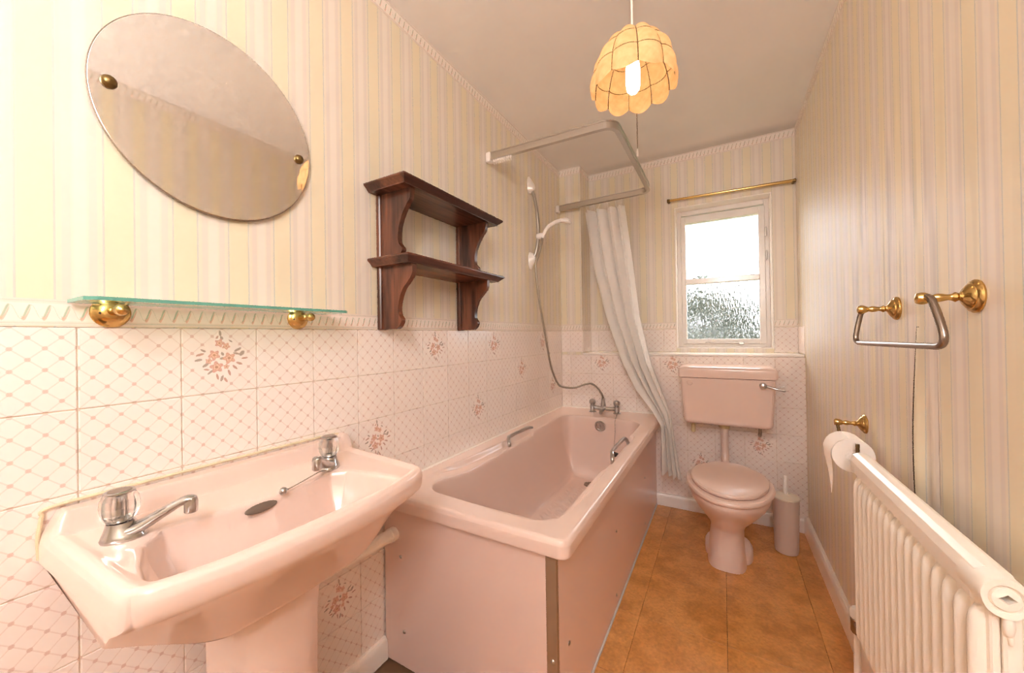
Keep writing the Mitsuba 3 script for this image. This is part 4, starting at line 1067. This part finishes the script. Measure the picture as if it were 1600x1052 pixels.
for y in (0.70, 1.02):
    put('wall_bracket', cbox([1.393, y - 0.015, 0.30], [W - 0.0005, y + 0.015, 0.70], 0.002), 'm_enamel', t, smooth=False)
t = thing('radiator_valve', 'small white and black radiator valve with its pipe beside the skirting', 'valve')
put('body', cat_([tube([(1.372, 1.148, 0.290), (1.372, 1.200, 0.290)], 0.010, 16), lathe([(0.011, -0.030), (0.014, -0.024), (0.014, 0.010), (0.011, 0.014)], 20, at=(1.372, 1.206, 0.290))]), 'm_dark_chrome', t)
put('cap', lathe([(0.014, 0.014), (0.0155, 0.017), (0.015, 0.036), (0.010, 0.043), (0.0, 0.044)], 24, at=(1.372, 1.206, 0.290)), 'm_white', t, label='white plastic cap')
put('pipe', tube([(1.372, 1.206, 0.262), (1.372, 1.206, 0.10), (1.372, 1.206, 0.0005)], 0.0085, 16), 'm_white', t)

# ---------------------------------------------------------------- lifted wallpaper seam on the right wall
NZf, NYf = 60, 26
fz = np.linspace(0.45, 1.13, NZf)


def seam_lift(z):
    return max(0.0, math.sin(math.pi * min(1.0, (1.13 - z) / 0.80))) ** 0.8 * (0.80 + 0.20 * math.sin(z * 9)) * min(1.0, (z - 0.45) / 0.1)


def seam_edge(z):
    return 1.034 + 0.004 * math.sin(z * 7)


pts, far = [], []
for z in fz:
    w = seam_lift(z)
    row = []
    for s_k in np.linspace(0, 1, NYf):
        y = 0.945 + (seam_edge(z) - 0.945) * s_k - 0.006 * w * s_k ** 3
        row.append((W - 0.0006 - w * (0.013 * s_k ** 2.2 + 0.0030 * math.sin(s_k * 9)), y, z))
    pts.append(row)
    far.append((seam_edge(z) + 0.046 * w + 0.0015, z))
put('loose_paper', grid_mesh(np.array(pts)), 'm_paper', 'wall_right', smooth=True, label='lifted wallpaper edge along a vertical seam')
gap = [(seam_edge(z) - 0.012, z) for z in fz[::-1]] + far  # outline of a dark strip painted in as the seam's shadow
put('seam_shadow', prism(sg.Polygon(gap), 0.0006, 'yz', W - 0.0007), 'm_seam_shadow', 'wall_right', smooth=False, label='dark strip painted as the shadow inside the open wallpaper seam')

# ---------------------------------------------------------------- pendant lamp, pull cord and added fill globes
t = thing('pendant_lamp', 'pendant lamp with a scalloped capiz-shell dome shade and lit bulb', 'pendant lamp')
LX, LY = 0.813, 1.050
ZRIM, ZTOP, RR = 1.925, 2.090, 0.130
NP = 10


def shade_point(w, h):
    """w: angle, h: 0 at the top ring .. 1 at the rim; each of the ten gores bulges a little."""
    r = 0.030 + (RR - 0.030) * math.sin(min(1.0, h * 1.02) * math.pi / 2) ** 0.85
    z = ZTOP - (ZTOP - ZRIM) * (1 - math.cos(h * math.pi / 2) ** 1.0) ** 0.80 if h < 1 else ZRIM
    b = abs(math.sin(w * NP / 2))
    r *= 0.955 + 0.065 * b ** 0.7
    return LX + r * math.cos(w), LY + r * math.sin(w), z


rows_h = [(0.02, 0.40), (0.40, 0.72), (0.72, 1.0)]
for g in range(NP):
    for ri_, (h0, h1) in enumerate(rows_h):
        grid = []
        for a in np.linspace(0.02, 0.98, 9):
            col = []
            for b in np.linspace(0, 1, 8):
                w = (g + a) * 2 * math.pi / NP
                h = h0 + (h1 - h0) * (0.01 + 0.98 * b)
                x, y, z = shade_point(w, h)
                bulge = 0.006 * math.sin(math.pi * a) * math.sin(math.pi * b)
                d = np.array([x - LX, y - LY, z - 1.93]); d /= np.linalg.norm(d)
                drop = 0.016 * math.sin(math.pi * a) * b ** 3 if ri_ == 2 else 0.0
                col.append((x + d[0] * bulge, y + d[1] * bulge, z + d[2] * bulge - drop))
            grid.append(col)
        put('shell_panel', grid_mesh(np.array(grid)), 'm_capiz', t, smooth=True)
for g in range(NP):
    w = g * 2 * math.pi / NP
    put('wire', tube([shade_point(w, h) for h in np.linspace(0.0, 1.0, 14)], 0.0014, 6), 'm_wire', t)
for h in (0.0, 0.40, 0.72):
    put('ring_wire', tube([shade_point(w, h) for w in np.linspace(0, 2 * math.pi, 61)], 0.0013, 6), 'm_wire', t)
put('cord', tube([(LX, LY, 2.08), (LX, LY, H - 0.02)], 0.0036, 10), 'm_cord', t)
put('ceiling_rose', lathe([(0.012, -0.030), (0.030, -0.022), (0.040, -0.008), (0.041, 0.0)], 36, at=(LX, LY, H)), 'm_white', t)
put('lamp_holder', lathe([(0.019, -0.004), (0.021, 0.0), (0.021, 0.030), (0.016, 0.045), (0.008, 0.052), (0.004, 0.060)], 28, at=(LX, LY, 2.035)), 'm_white', t)
put('bulb', lathe([(0.0, 1.905), (0.012, 1.908), (0.020, 1.918), (0.0225, 1.935), (0.0225, 1.985), (0.020, 2.005), (0.015, 2.020), (0.014, 2.030)], 28, at=(LX, LY, 0.0)), 'm_white', t, emitter={'type': 'area', 'radiance': rgb(*BULB_LIGHT), 'sampling_weight': 0.5}, label='lit white bulb')

t = thing('pull_cord', 'light pull cord hanging in front of the shower rail', 'pull cord')
put('cord', tube([(0.741, 1.5, H - 0.018), (0.741, 1.5, 2.115)], 0.0016, 8), 'm_cord', t)
put('joiner', lathe([(0.003, 2.095), (0.0055, 2.098), (0.0055, 2.112), (0.002, 2.122)], 16, at=(0.741, 1.5, 0)), 'm_gloss_white', t, label='white joiner')
put('lower_cord', tube([(0.741, 1.5, 2.097), (0.741, 1.5, 1.935)], 0.0024, 8), 'm_grey_cord', t, label='soiled grey lower cord')
put('toggle', lathe([(0.0, 1.902), (0.0042, 1.904), (0.0048, 1.92), (0.0028, 1.938)], 16, at=(0.741, 1.5, 0)), 'm_gloss_white', t, label='white toggle')
put('switch', lathe([(0.020, -0.022), (0.028, -0.018), (0.030, 0.0)], 28, at=(0.741, 1.5, H)), 'm_white', t)

t = thing('added_fill_globe_high', 'opal globe fill lamp added under the ceiling out of view', 'fill light')  # unseen globe, added to brighten the near walls and ceiling
DX, DY, DZ = 1.10, -0.85, 2.06
put('base', lathe([(0.020, -0.105), (0.022, -0.060), (0.060, -0.022), (0.062, -0.018), (0.062, 0.0)], 40, at=(DX, DY, H)), 'm_white', t)
put('globe', {'type': 'sphere', 'center': [DX, DY, DZ], 'radius': 0.125, 'bsdf': {'type': 'ref', 'id': 'm_white'}}, None, t, emitter={'type': 'area', 'radiance': rgb(*HIGH_FILL)})

t = thing('added_fill_globe_low', 'opal globe fill lamp added out of view opposite the window', 'wall light')  # second unseen globe, added to light the basin front and bath panels
put('back_plate', lathe([(0.060, 0.0), (0.060, 0.008), (0.050, 0.016), (0.020, 0.018), (0.018, 0.040)], 40, 'y', at=(1.24, YB + 0.0005, 1.72)), 'm_brass', t)
put('globe', {'type': 'sphere', 'center': [1.24, YB + 0.145, 1.72], 'radius': 0.110, 'bsdf': {'type': 'ref', 'id': 'm_white'}}, None, t, emitter={'type': 'area', 'radiance': rgb(*LOW_FILL)})
